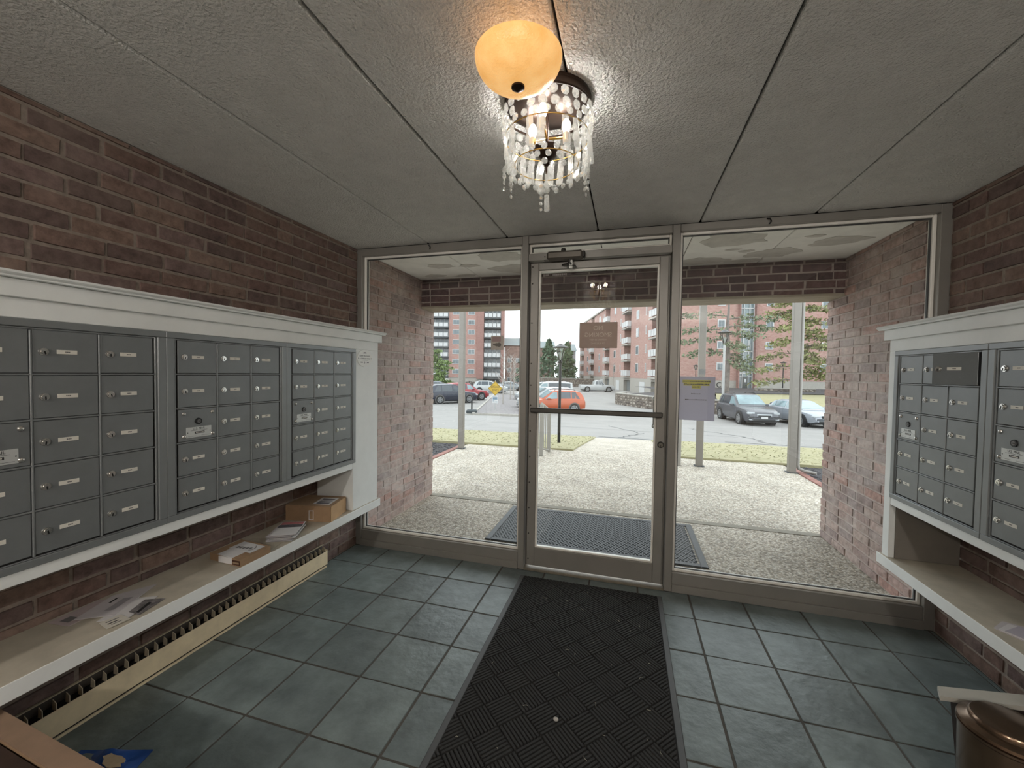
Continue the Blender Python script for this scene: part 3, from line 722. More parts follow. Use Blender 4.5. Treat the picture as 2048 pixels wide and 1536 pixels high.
m_cry = crystal_mat(); m_bronze = mat('dark_bronze', (52, 38, 30), .35, .7, noise=(20, .2)); m_brass = mat('brass_ring', (186, 148, 74), .3, .8)
m_bulb = mat('lit_bulb', (255, 244, 222), .4, emit=((255, 240, 214), 9))
ch = empty('chandelier', (CX, CY, H), label='crystal basket chandelier with dangling strands under the ceiling', cat='chandelier')
MB().lathe([(.0, .0), (.150, .0), (.150, -.010), (.120, -.026), (.05, -.034), (.0, -.036)], 36, (CX, CY, H)).build('canopy', m_bronze, ch, 40)
MB().cyl((CX, CY, H-.03), (CX, CY, 2.13), .006).build('stem', m_bronze, ch)
def ringmesh(r, z, t): return MB().tube([(CX+r*math.cos(2*PI*k/40), CY+r*math.sin(2*PI*k/40), z) for k in range(41)], t, 6)
ringmesh(.150, 2.292, .004).build('top_ring', m_bronze, ch, 60); ringmesh(.146, 2.20, .0018).build('middle_ring', m_brass, ch, 60); ringmesh(.110, 2.110, .0016).build('lower_ring', m_brass, ch, 60)
MB().lathe([(.0, -.042), (.010, -.040), (.030, -.028), (.047, -.008), (.05, 0), (.046, .002), (.0, .004)], 28, (CX, CY, 2.165)).build('dish', m_bronze, ch, 40)
MB().lathe([(.0, -.045), (.003, -.034), (.004, -.018), (.012, -.010), (.012, -.004), (.006, .0), (.0, .0)], 16, (CX, CY, 2.124)).build('finial', m_bronze, ch, 40)
for k in range(3):
    t = 2*PI*k/3+.5; bx_, by_ = CX+.07*math.cos(t), CY+.07*math.sin(t)
    s_ = MB().cyl((CX, CY, 2.20), (bx_, by_, 2.215), .004, .004, 8).cyl((bx_, by_, 2.205), (bx_, by_, 2.232), .010, .010, 12).build('bulb_arm', m_brass, ch, 40)
    MB().lathe([(.0, .052), (.008, .048), (.015, .034), (.016, .022), (.010, .006), (.0, .0)], 14, (bx_, by_, 2.230)).build('bulb', m_bulb, ch, 60)
# crystals: octagon beads and long prisms, sharing three meshes
def gem(rx, ry, rz2, n=8):
    b = MB(); vs = []; fs = []
    for s_, yy in ((.55, -ry), (1.0, 0), (.55, ry)):
        for k in range(n):
            t = 2*PI*(k+.5)/n; vs.append((rx*s_*math.cos(t), yy, rz2*s_*math.sin(t)))
    for r_ in range(2):
        for k in range(n): fs.append((r_*n+k, r_*n+(k+1) % n, (r_+1)*n+(k+1) % n, (r_+1)*n+k))
    fs += [tuple(range(n))[::-1], tuple(range(2*n, 3*n))]
    return b.add(vs, fs)
bead_me = gem(.0152, .0065, .0162).mesh('bead', m_cry); small_me = gem(.0105, .005, .0112).mesh('bead', m_cry)
pr = MB().add([(-.012, 0, 0), (0, -.006, 0), (.012, 0, 0), (0, .005, 0), (-.0145, 0, -.090), (0, -.007, -.095), (.0145, 0, -.090), (0, .006, -.095)],
              [(0, 1, 5, 4), (1, 2, 6, 5), (2, 3, 7, 6), (3, 0, 4, 7), (0, 1, 2, 3), (4, 5, 6, 7)])
prism_me = pr.mesh('prism', m_cry)
rnd = random.Random(9)
def hang(me, nm, r, t, z, tilt=0, s=1):
    inst(me, nm, ch, (r*math.cos(t), r*math.sin(t), z-H), (rnd.uniform(-.12, .12), rnd.uniform(-.12, .12)+tilt, t+PI/2+rnd.uniform(-.25, .25)), (s, s, s))
N1 = 25
for k in range(N1):
    t = 2*PI*k/N1
    hang(bead_me, 'bead', .152, t, 2.272); 
    if k not in (4, 11, 17): hang(bead_me, 'bead', .152, t+PI/N1*.3, 2.238, s=1.0)
    hang(bead_me, 'bead', .150, t+PI/N1, 2.214, s=.8)
for k in range(24):
    t = 2*PI*k/24+.07
    if k in (16, 19): continue
    hang(prism_me, 'prism', .147, t, 2.198, s=1.0)
for k in range(22):
    t = 2*PI*k/22
    hang(small_me, 'bead', .138, t, 2.105); hang(small_me, 'bead', .125, t+.1, 2.088)
    if k % 2: hang(small_me, 'bead', .112, t, 2.070)
for k in range(12):
    t = 2*PI*k/12+.2
    if k in (7, 8, 9): continue
    hang(prism_me, 'prism', .100, t, 2.128, s=.5)
def strand(t, r, z, n, prism=False):
    for i in range(n): hang(bead_me if i < 2 else small_me, 'bead', r, t, z-i*.022, s=.9-.06*i)
    if prism: hang(prism_me, 'prism', r, t, z-n*.022+.005, s=.7)
strand(PI*1.0+.1, .150, 2.105, 4); strand(PI*.93, .140, 2.095, 4); strand(PI*.5+.35, .125, 2.095, 5); strand(PI*.5+.18, .12, 2.100, 2, True)
strand(.12, .145, 2.110, 5); strand(.28, .140, 2.100, 5); strand(.42, .14, 2.105, 4); strand(-.1, .146, 2.105, 3)
def lamp_light(name, loc, watts, col, radius):
    l_ = bpy.data.lights.new(name, 'POINT'); l_.energy = watts; l_.color = col; l_.shadow_soft_size = radius
    o = bpy.data.objects.new(name, l_); COL.objects.link(o); o.location = loc; return o
for k in range(3):
    t = 2*PI*k/3+.5
    l_ = lamp_light('bulb_light', (.07*math.cos(t), .07*math.sin(t), 2.258-H), CHANDELIER_W/3, (1, .98, .95), .018); l_.parent = ch

# reflection of a bowl lamp, modelled as a glowing bowl nearer the camera
BX, BY, BZ = 1.748, -1.648, 2.252
bl = empty('bowl_lamp_reflection', (BX, BY, H), label='amber reflection of a bowl lamp in front of the chandelier', cat='lamp reflection')
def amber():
    mt = bpy.data.materials.new('reflected_amber_alabaster'); mt.use_nodes = True; n = mt.node_tree.nodes; l = mt.node_tree.links; b_ = n['Principled BSDF']
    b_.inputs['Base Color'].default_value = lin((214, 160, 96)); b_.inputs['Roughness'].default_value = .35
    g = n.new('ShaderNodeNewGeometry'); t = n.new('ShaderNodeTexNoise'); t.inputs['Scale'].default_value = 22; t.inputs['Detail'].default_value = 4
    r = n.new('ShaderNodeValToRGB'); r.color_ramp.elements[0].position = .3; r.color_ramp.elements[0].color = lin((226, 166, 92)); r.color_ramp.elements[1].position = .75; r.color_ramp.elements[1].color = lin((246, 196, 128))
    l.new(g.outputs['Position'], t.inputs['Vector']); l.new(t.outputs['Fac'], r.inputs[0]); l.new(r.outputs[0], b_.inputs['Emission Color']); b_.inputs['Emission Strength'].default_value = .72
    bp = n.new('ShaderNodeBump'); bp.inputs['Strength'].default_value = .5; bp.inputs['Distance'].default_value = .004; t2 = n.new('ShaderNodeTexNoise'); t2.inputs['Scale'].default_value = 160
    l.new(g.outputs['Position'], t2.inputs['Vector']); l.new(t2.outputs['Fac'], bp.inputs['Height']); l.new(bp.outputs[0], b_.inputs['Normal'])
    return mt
prof = []
for i in range(15):
    a_ = (PI/2)*i/14; prof.append((.120*math.sin(a_)**.92 if i else .0, -.078*math.cos(a_)))
prof += [(.117, .002), (.112, 0)] + [(.112*math.sin((PI/2)*i/10), -.072*math.cos((PI/2)*i/10)) for i in range(9, -1, -1)]
MB().lathe(prof, 44, (BX, BY, BZ)).build('reflected_glass_bowl', amber(), bl, 60)
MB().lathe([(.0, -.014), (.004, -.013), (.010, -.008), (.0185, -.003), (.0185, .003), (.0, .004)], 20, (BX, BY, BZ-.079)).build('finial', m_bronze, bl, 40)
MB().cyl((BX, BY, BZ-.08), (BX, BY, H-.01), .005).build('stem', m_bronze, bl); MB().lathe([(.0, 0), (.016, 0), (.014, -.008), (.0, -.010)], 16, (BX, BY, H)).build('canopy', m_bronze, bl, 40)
l_ = lamp_light('bowl_reflection_light', (0, 0, BZ+.03-H), BOWL_REFLECTION_W, (1, .78, .5), .02); l_.parent = bl
for q, (lx, ly) in enumerate(((.95, -4.5), (2.75, -4.5))):      # unseen globe lamps added behind the camera to brighten the room
    gl_ = empty('lobby_fill_lamp', (lx, ly, H), label='added unseen white globe lamp on the %s of lobby ceiling' % ('left', 'right')[q], cat='lamp reflection', group='added lobby fill lamps')
    MB().lathe([(.0, 0), (.07, 0), (.065, -.02), (.0, -.024)], 24, (lx, ly, H)).build('canopy', m_bronze, gl_, 40)
    MB().ball((lx, ly, H-.13), .11, 20, 12).build('globe', thin_glass('opal_globe', (.95, .93, .9), .05), gl_, 60)
    MB().ball((lx, ly, H-.13), .04, 12, 8).build('bulb', mat('opal_bulb', (255, 246, 230), .4, emit=((255, 240, 220), 6)), gl_, 60)
    l_ = lamp_light('lobby_fill_light', (0, 0, -.20), LOBBY_FILL_W/2, (1, .97, .93), .06); l_.parent = gl_

# ------------------------------------------------------------------ ribbed entrance mat
X0, X1, Y0, Y1 = 1.387, 2.292, -1.64, -.094
mt_ = empty('entrance_mat', ((X0+X1)/2, (Y0+Y1)/2, 0), label='black ribbed entrance mat inside the glass door', cat='door mat')
m_rub = mat('grey_rubber_border', (70, 70, 70), .6); m_fib = mat('black_mat_fibre', (40, 39, 38), .95, noise=(140, .5), bump=(400, .8, .003))
bz = .028
MB().box(X0+.004, X1-.004, Y0+.004, Y1-.004, .0005, .006).build('base', mat('mat_base', (24, 23, 23), .95), mt_)
for x0, x1, y0, y1 in ((X0, X0+bz, Y0, Y1), (X1-bz, X1, Y0, Y1), (X0+bz, X1-bz, Y0, Y0+bz), (X0+bz, X1-bz, Y1-.012, Y1)):
    MB().box(x0, x1, y0, y1, .001, .0075, .003).build('rubber_border', m_rub, mt_)
def clip(poly, x0, x1, y0, y1):
    for ax, lim, sg in ((0, x0, 1), (0, x1, -1), (1, y0, 1), (1, y1, -1)):
        out = []
        for i in range(len(poly)):
            p, q = poly[i], poly[(i+1) % len(poly)]; dp, dq = sg*(p[ax]-lim), sg*(q[ax]-lim)
            if dp >= 0: out.append(p)
            if dp*dq < 0: t = dp/(dp-dq); out.append((p[0]+(q[0]-p[0])*t, p[1]+(q[1]-p[1])*t))
        poly = out
        if len(poly) < 3: return []
    return poly
S = .118; ang = math.radians(47); ca, sa = math.cos(ang), math.sin(ang); NR = 8
for i in range(-12, 13):
    for j in range(-12, 13):
        b = MB(); w_ = S/NR
        for k in range(NR):
            u0, u1 = k*w_+.0030, (k+1)*w_-.0030; v0, v1 = .002, S-.002
            q = [(u0, v0), (u1, v0), (u1, v1), (u0, v1)] if (i+j) % 2 == 0 else [(v0, u0), (v1, u0), (v1, u1), (v0, u1)]
            P = [((i*S+x)*ca-(j*S+yv)*sa+1.84, (i*S+x)*sa+(j*S+yv)*ca-.85) for x, yv in q]
            P = clip(P, X0+bz+.003, X1-bz-.003, Y0+bz+.003, Y1-.015)
            if len(P) >= 3:
                cx_ = sum(p[0] for p in P)/len(P); cy_ = sum(p[1] for p in P)/len(P); n = len(P)
                T = [(cx_+(x-cx_)*.86+(.0)*0, cy_+(yv-cy_)*.94) for x, yv in P]
                T = [((p[0]*2+t_[0])/3, (p[1]*2+t_[1])/3) for p, t_ in zip(P, T)]
                b.add([(x, yv, .006) for x, yv in P]+[(x, yv, .0140) for x, yv in T], [tuple(range(n, 2*n))]+[(a_, (a_+1) % n, n+(a_+1) % n, n+a_) for a_ in range(n)])
        if b.f: b.build('tread_block', m_fib, mt_)
b = MB(); rnd = random.Random(2)
tag(MB().ball((1.815, -1.19, .0215), .011, 8, 6, (1, .7, .7)).build('lint_ball', mat('grey_lint', (170, 166, 160), .9), None), 'small ball of grey lint on the black mat', 'lint')
for k in range(26):
    x, yv, t = rnd.uniform(X0+.06, X1-.06), rnd.uniform(-1.4, -.2), rnd.uniform(0, 6.3); ln = rnd.uniform(.006, .022)
    b.tube([(x, yv, .0152), (x+ln*.5*math.cos(t), yv+ln*.5*math.sin(t), .0162), (x+ln*math.cos(t+.3), yv+ln*math.sin(t+.3), .0152)], .0006, 4)
tag(b.build('grass_clippings', mat('dry_straw', (188, 182, 164), .8)), 'scattered dry grass clippings on the black mat', 'debris', kind='stuff')

# ------------------------------------------------------------------ bins and cartons near the camera
TX, TY = 3.218, -1.142
tcn = empty('trash_can', (TX, TY, 0), label='round brown metal trash can with stepped lid', cat='trash can')
m_can = mat('bronze_metal_can', (112, 92, 76), .22, .85, noise=(6, .1))
MB().lathe([(.0, 0), (.100, 0), (.104, .008), (.108, .278), (.112, .283), (.112, .290), (.0, .290)], 44, (TX, TY, 0)).build('can_body', m_can, tcn, 35)
MB().lathe([(.0, .290), (.108, .290), (.1125, .296), (.110, .304), (.092, .309), (.087, .311), (.0865, .322), (.082, .328), (.06, .331), (.0, .333)], 44, (TX, TY, 0)).build('lid', m_can, tcn, 35)
wbn = empty('waste_bin', (3.320, -.985, 0), .13, label='slim dark bin with pale grey lid behind trash can', cat='bin')
def tapered(mb, a0, b0, a1, b1, z0, z1):
    mb.add([(-a0, -b0, z0), (a0, -b0, z0), (a0, b0, z0), (-a0, b0, z0), (-a1, -b1, z1), (a1, -b1, z1), (a1, b1, z1), (-a1, b1, z1)],
           [(3, 2, 1, 0), (4, 5, 6, 7), (0, 1, 5, 4), (1, 2, 6, 5), (2, 3, 7, 6), (3, 0, 4, 7)]); return mb
tapered(MB(), .12, .016, .150, .020, 0, .285).build('bin_body', mat('dark_brown_plastic', (40, 30, 24), .6), wbn, local=True)
MB().prism([(3.137, -.979), (3.50, -.925), (3.47, -.995), (3.30, -1.012), (3.20, -1.026), (3.112, -1.034)], .285, .300).xf(Matrix.Rotation(-.13, 4, 'Z') @ Matrix.Translation((-3.320, .985, 0))).build('bin_lid', mat('pale_grey_lid', (172, 168, 158), .55, noise=(12, .05)), wbn, local=True)
ob = empty('open_carton', (.27, -2.018, 0), -.068, label='open brown cardboard carton in lower left corner', cat='box')
m_card_l = mat('kraft_flap_inside', (132, 108, 88), .85, noise=(18, .08))
MB().box(.16, .90, -2.024, -2.018, .0, .350).build('carton_wall', m_card, ob); MB().box(.16, .90, -2.52, -2.514, .0, .350).build('carton_wall', m_card, ob)
MB().box(.16, .166, -2.514, -2.024, .0, .350).build('carton_wall', m_card, ob); MB().box(.894, .90, -2.514, -2.024, .0, .350).build('carton_wall', m_card, ob)
MB().box(.166, .894, -2.514, -2.024, .001, .006).build('carton_bottom', m_card, ob)
MB().box(.16, .90, -2.068, -2.018, .350, .355).build('folded_flap', m_card_l, ob); MB().box(.168, .892, -2.50, -2.03, .26, .264).build('dark_interior_sheet', mat('dark_carton_inside', (58, 44, 36), .9, noise=(14, .2)), ob)  # dark sheet below the flap stands in for the carton's shaded inside
bm_ = empty('blue_mailer', (.335, -1.822, 0), label='blue plastic mailer lying beside the open carton', cat='mailer')
b = MB(); nx, ny = 10, 7; rnd = random.Random(8)
vs = [(-.15+.3*i/nx, -.085+.17*j/ny, .006+.014*math.sin(i*.9)*math.sin(j*.8+.4)+.012*rnd.random() if 0 < i < nx and 0 < j < ny else .003) for i in range(nx+1) for j in range(ny+1)]
fs = [(i*(ny+1)+j, (i+1)*(ny+1)+j, (i+1)*(ny+1)+j+1, i*(ny+1)+j+1) for i in range(nx) for j in range(ny)]
b.add(vs, fs).add([(-.15, -.085, .001), (.15, -.085, .001), (.15, .085, .001), (-.15, .085, .001)], [(0, 1, 2, 3)])
b.xf(Matrix.Rotation(.30, 4, 'Z') @ Matrix.Diagonal((.85, .8, 1, 1))).build('mailer_bag', mat('blue_poly', (38, 78, 146), .45, noise=(9, .2)), bm_, 50, local=True)
MB().prism(blob(.055, .010, .050, .020, 5), .034, .037).build('torn_label', mat('cream_torn_label', (186, 166, 138), .8, noise=(30, .1)), bm_, local=True)

# ================================================================== OUTDOORS
def gz(y):
    for (a, za), (b, zb) in zip(((4.6, 0), (10, -.6), (22, -1.4), (30, -1.42), (75, -1.6)), ((10, -.6), (22, -1.4), (30, -1.42), (75, -1.6), (400, -2.2))):
        if y <= a: return za
        if y <= b: return za+(zb-za)*(y-a)/(b-a)
    return -2.2
def aggregate():
    mt = bpy.data.materials.new('exposed_aggregate'); mt.use_nodes = True; n = mt.node_tree.nodes; l = mt.node_tree.links; b_ = n['Principled BSDF']
    b_.inputs['Roughness'].default_value = .85
    g = n.new('ShaderNodeNewGeometry'); v = n.new('ShaderNodeTexVoronoi'); v.inputs['Scale'].default_value = 62
    l.new(g.outputs['Position'], v.inputs['Vector'])
    sp = n.new('ShaderNodeSeparateColor'); l.new(v.outputs['Color'], sp.inputs[0])
    r = n.new('ShaderNodeValToRGB'); e = r.color_ramp.elements
    e[0].position = 0; e[0].color = lin((170, 158, 140)); e[1].position = 1; e[1].color = lin((244, 236, 222)); x = e.new(.5); x.color = lin((222, 210, 192))
    l.new(sp.outputs[0], r.inputs[0])
    mr = n.new('ShaderNodeMapRange'); mr.inputs['From Min'].default_value = .25; mr.inputs['From Max'].default_value = .75; mr.inputs['To Min'].default_value = 1; mr.inputs['To Max'].default_value = .55
    l.new(v.outputs['Distance'], mr.inputs['Value'])
    t = n.new('ShaderNodeTexNoise'); t.inputs['Scale'].default_value = 2.2; t.inputs['Detail'].default_value = 5; l.new(g.outputs['Position'], t.inputs['Vector'])
    m2 = n.new('ShaderNodeMapRange'); m2.inputs['From Min'].default_value = .3; m2.inputs['From Max'].default_value = .7; m2.inputs['To Min'].default_value = .82; m2.inputs['To Max'].default_value = 1.08; l.new(t.outputs['Fac'], m2.inputs['Value'])
    mu = n.new('ShaderNodeMath'); mu.operation = 'MULTIPLY'; l.new(mr.outputs[0], mu.inputs[0]); l.new(m2.outputs[0], mu.inputs[1])
    mx = n.new('ShaderNodeMix'); mx.data_type = 'RGBA'; mx.blend_type = 'MULTIPLY'; mx.inputs['Factor'].default_value = 1
    l.new(r.outputs[0], mx.inputs['A']); l.new(mu.outputs[0], mx.inputs['B']); l.new(mx.outputs['Result'], b_.inputs['Base Color'])
    bp = n.new('ShaderNodeBump'); bp.invert = True; bp.inputs['Strength'].default_value = .7; bp.inputs['Distance'].default_value = .006
    l.new(v.outputs['Distance'], bp.inputs['Height']); l.new(bp.outputs[0], b_.inputs['Normal'])
    return mt
ALBEDO = .72
m_agg = aggregate()
ALBEDO = .42
m_asph = mat('pale_worn_asphalt', (188, 184, 180), .9, noise=(.6, .10), bump=(30, .3, .01))
m_asph2 = mat('asphalt_crack', (112, 114, 114), .9)
m_grass = mat('dry_spring_grass', (218, 208, 164), .95, noise=(2.5, .3), col2=(196, 190, 142))
m_mulch = mat('dark_mulch', (92, 88, 90), .95, noise=(30, .5), bump=(60, .8, .02))
m_conc = mat('pale_concrete', (214, 208, 198), .9, noise=(6, .1))
m_stone = mat('field_stone', (176, 164, 152), .9, noise=(3.2, .5), col2=(98, 86, 80), bump=(4, .8, .05))
m_redbrick = mat('red_facade_brick', (236, 198, 186), .9, noise=(2.0, .3), col2=(204, 150, 138), stretch=(1, 1, 3))
m_redbrick2 = mat('dark_facade_brick', (212, 168, 158), .9, noise=(2.0, .3), col2=(182, 136, 126), stretch=(1, 1, 3))
m_wframe = mat('white_window_frame', (255, 255, 255), .5); m_pane = mat('far_window_glass', (128, 142, 148), .15, 0, noise=(.5, .4), spec=.6)
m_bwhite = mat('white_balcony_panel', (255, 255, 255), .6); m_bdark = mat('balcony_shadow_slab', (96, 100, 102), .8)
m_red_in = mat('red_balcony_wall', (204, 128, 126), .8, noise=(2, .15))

def strip(name, m_, xa, xb, ya, yb, nx=1, ny=8, dz=0, thick=.3, xf=None, parent=None):
    b = MB(); vs = []; fs = []
    for i in range(nx+1):
        for j in range(ny+1):
            x0 = xa+(xb-xa)*i/nx
            y_ = ya+((yb(x0) if callable(yb) else yb)-ya)*j/ny
            vs.append((x0, y_, gz(y_)+dz))
    N = len(vs); vs += [(x, y_, z-thick) for x, y_, z in vs]
    I = lambda i, j: i*(ny+1)+j
    for i in range(nx):
        for j in range(ny):
            fs.append((I(i, j), I(i+1, j), I(i+1, j+1), I(i, j+1))); fs.append((N+I(i, j), N+I(i, j+1), N+I(i+1, j+1), N+I(i+1, j)))
    for j in range(ny): fs.append((I(0, j), I(0, j+1), N+I(0, j+1), N+I(0, j))); fs.append((I(nx, j), N+I(nx, j), N+I(nx, j+1), I(nx, j+1)))
    for i in range(nx): fs.append((I(i, 0), N+I(i, 0), N+I(i+1, 0), I(i+1, 0))); fs.append((I(i, ny), I(i+1, ny), N+I(i+1, ny), N+I(i, ny)))
    return b.add(vs, fs).build(name, m_, parent)
edge = lambda x: 10.05+.06*x
pt_ = MB().box(-.03, W, .1, 1.335, -.2, .0).box(-.85, 4.43, 1.415, 4.5, -.2, .0).build('patio', m_agg); tag(pt_, kind='structure')
MB().box(-.03, W, 1.335, 1.415, -.2, .004).box(-.85, -.03, 1.375, 1.415, -.2, .004).box(W, 4.43, 1.375, 1.415, -.2, .004).build('joint_strip', mat('patio_joint', (190, 182, 166), .9, noise=(14, .1)), pt_)
tag(strip('front_walk', m_agg, 1.15, 2.80, 4.5, edge, 2, 10, dz=.0), kind='structure')
lot = MB(); ysl = [None, 12, 14, 18, 22, 26, 30, 45, 75, 110, 200]; xsl = [-120, -60, -30, -12, -4, 0, 4, 8, 14, 30, 60, 120]
vs = [(x, (edge(x) if yy is None else yy), gz(edge(x) if yy is None else yy)) for x in xsl for yy in ysl]
fs = [(i*len(ysl)+j, (i+1)*len(ysl)+j, (i+1)*len(ysl)+j+1, i*len(ysl)+j+1) for i in range(len(xsl)-1) for j in range(len(ysl)-1)]
lot_o = lot.add(vs, fs).build('parking_lot', m_asph); tag(lot_o, kind='structure')
def crack(pts, w_=.02):
    b = MB()
    for (x0, y0), (x1, y1) in zip(pts[:-1], pts[1:]):
        d = Vector((x1-x0, y1-y0, 0)).normalized(); nn = Vector((-d.y, d.x, 0))*w_
        b.add([(x0-nn.x, y0-nn.y, gz(y0)+.006), (x0+nn.x, y0+nn.y, gz(y0)+.006), (x1+nn.x, y1+nn.y, gz(y1)+.006), (x1-nn.x, y1-nn.y, gz(y1)+.006)], [(0, 1, 2, 3)])
    b.build('crack', m_asph2, lot_o)
rnd = random.Random(21)
def wander(x0, y0, x1, y1, n, j): return [(x0+(x1-x0)*k/n+rnd.uniform(-j, j), y0+(y1-y0)*k/n+rnd.uniform(-j, j)) for k in range(n+1)]
crack(wander(1.9, 10.6, 2.6, 13.0, 10, .12)); crack(wander(2.6, 13.0, 1.2, 17, 8, .12)); crack(wander(-4, 15, 6, 13.6, 16, .08), .015); crack(wander(6.5, 11, 6, 14.5, 10, .2)); crack(wander(6, 14.5, 4.8, 18, 8, .2)); crack(wander(9.2, 12.2, 12, 14, 8, .15))
crack(wander(1.2, 10.5, 3.2, 10.45, 8, .03), .03); crack(wander(5, 11.2, 9, 10.9, 10, .06), .025)
def lawn(name, xa, xb, ya, label, seed):
    g = strip(name, m_grass, xa, xb, ya, lambda x: edge(x)-.05, 6, 8, dz=.03); tag(g, kind='structure')
    rr = random.Random(seed); b = MB()
    for k in range(3500):
        x = rr.uniform(xa, xb); yy = rr.uniform(ya, edge(x)-.06); z0 = gz(yy)+.03; t = rr.uniform(0, 6.3); h = rr.uniform(.012, .03); w_ = .014
        lx, ly = rr.uniform(-.09, .09), rr.uniform(-.09, .09)
        b.add([(x-w_*math.cos(t), yy-w_*math.sin(t), z0), (x+w_*math.cos(t), yy+w_*math.sin(t), z0), (x+lx, yy+ly, z0+h)], [(0, 1, 2)])
    tag(b.build('lawn_grass', mat('grass_blades', (226, 216, 172), .9, noise=(3, .3), col2=(200, 196, 146))), label, 'grass', kind='stuff')
lawn('lawn_left', -9, 1.15, 4.5, 'yellowish lawn strip left of the front walk', 1)
lawn('lawn_right', 2.80, 13, 4.5, 'yellowish lawn strip right of the front walk', 2)
tag(strip('lawn_curb_left', m_conc, -12, 1.15, 0, 1, 1, 1) if False else MB().box(-12, -9, 1.4, 9.5, -.5, .0).build('side_ground_left', m_grass), kind='structure')
tag(MB().box(-9, -.88, 1.375, 4.5, -.3, -.012).build('mulch_bed_left', m_mulch), kind='structure')
tag(MB().box(4.46, 13, 1.375, 4.5, -.3, -.012).build('mulch_bed_right', m_mulch), kind='structure')
b = MB(); rnd = random.Random(31)
for k in range(900):
    left = rnd.random() < .55
    x = rnd.uniform(-2.6, -.95) if left else rnd.uniform(4.55, 6.2); yy = rnd.uniform(2.2, 4.45); s_ = rnd.uniform(.012, .03)
    b.ball((x, yy, -.008), s_, 5, 4, (1, 1, .6))
tag(b.build('bed_gravel', mat('dark_gravel', (112, 108, 112), .9, noise=(50, .5))), 'dark gravel in the beds beside the patio', 'gravel', kind='stuff')
ed = empty('patio_edging', (1.8, 4, 0)); tag(ed, kind='structure')
pav = MB().box(0, .095, 0, .195, -.05, .012, .006).mesh('brick', mat('red_paver', (196, 142, 130), .9, noise=(20, .15), rand=.12))
for k in range(14):
    inst(pav, 'brick', ed, (-.955-1.8, 1.5+.205*k-4, 0)); inst(pav, 'brick', ed, (4.44-1.8, 1.5+.205*k-4, 0))
for k in range(8): inst(pav, 'brick', ed, (2.86+.205*k+.195-1.8, 4.50-4, 0), (0, 0, PI/2))

# rubber scraper mat outside the door
om = empty('scraper_mat', (1.8, .83, 0), label='black perforated rubber mat outside the door', cat='door mat')
m_rb = mat('black_rubber', (52, 53, 58), .55, noise=(20, .15))
ax, bx2, ay, by2 = .95, 2.65, .395, 1.265
for x0, x1, y0, y1 in ((ax, ax+.05, ay, by2), (bx2-.05, bx2, ay, by2), (ax+.05, bx2-.05, ay, ay+.05), (ax+.05, bx2-.05, by2-.05, by2)):
    MB().box(x0, x1, y0, y1, .0005, .013, .005).build('border', m_rb, om)
b = MB(); px_, py_ = .0268, .024; nx = int((bx2-ax-.1)/px_); ny = int((by2-ay-.1)/py_); hx, hy = .0085, .0062
for j in range(ny):
    for i in range(nx):
        cx_ = ax+.05+(i+.5+(.25 if j % 2 else -.25))*px_; cy_ = ay+.05+(j+.5)*py_
        o4 = [(cx_-px_/2, cy_-py_/2), (cx_+px_/2, cy_-py_/2), (cx_+px_/2, cy_+py_/2), (cx_-px_/2, cy_+py_/2)]; i4 = [(cx_-hx, cy_-hy), (cx_+hx, cy_-hy), (cx_+hx, cy_+hy), (cx_-hx, cy_+hy)]
        b.add([(x, yv, .012) for x, yv in o4]+[(x, yv, .012) for x, yv in i4]+[(x, yv, .001) for x, yv in i4],
              [(k, (k+1) % 4, 4+(k+1) % 4, 4+k) for k in range(4)]+[(4+k, 4+(k+1) % 4, 8+(k+1) % 4, 8+k) for k in range(4)])
tag(b.build('perforated_grid', m_rb, om), kind='stuff')

# canopy posts, canopy, rails
m_post = mat('taupe_post_paint', (176, 168, 158), .5, noise=(5, .06))
cp = empty('canopy_roof', (1.8, 2.8, 5.0)); tag(cp, kind='structure')
MB().box(-1.05, 4.65, PY+.005, 4.2, 5.0, 5.14, .01).build('roof_slab', mat('canopy_concrete', (186, 180, 168), .9, noise=(5, .1)), cp)
for q, (x, yy, lab) in enumerate(((-.80, 4.03, 'taupe canopy post on the left edge of patio'), (3.14, 3.98, 'taupe canopy post behind the paper notice'), (4.37, 3.98, 'taupe canopy post with downpipe on the right of patio'))):
    p = empty('canopy_post', (x, yy, 0), label=lab, cat='post', group='canopy posts')
    MB().box(x-.047, x+.047, yy-.047, yy+.047, .006, 5.0, .006).build('shaft', m_post, p); MB().box(x-.07, x+.07, yy-.07, yy+.07, .0, .008, .002).build('base_plate', m_bdark, p)
    if q == 2:
        MB().tube([(x+.075, yy-.01, 4.98), (x+.075, yy-.01, .12), (x+.085, yy-.02, .07), (x+.14, yy-.06, .045), (x+.26, yy-.14, .035)], .022, 10).build('downpipe', mat('downpipe', (196, 190, 182), .5), p, 40)
    if q == 1:
        MB().box(x-.0475, x+.0475, yy-.0485, yy-.046, 1.40, 1.48).build('scuffed_patch', mat('bare_zinc', (150, 150, 148), .5, noise=(20, .2)), p)
m_rail = mat('pale_rail_paint', (206, 200, 190), .5, noise=(5, .05))
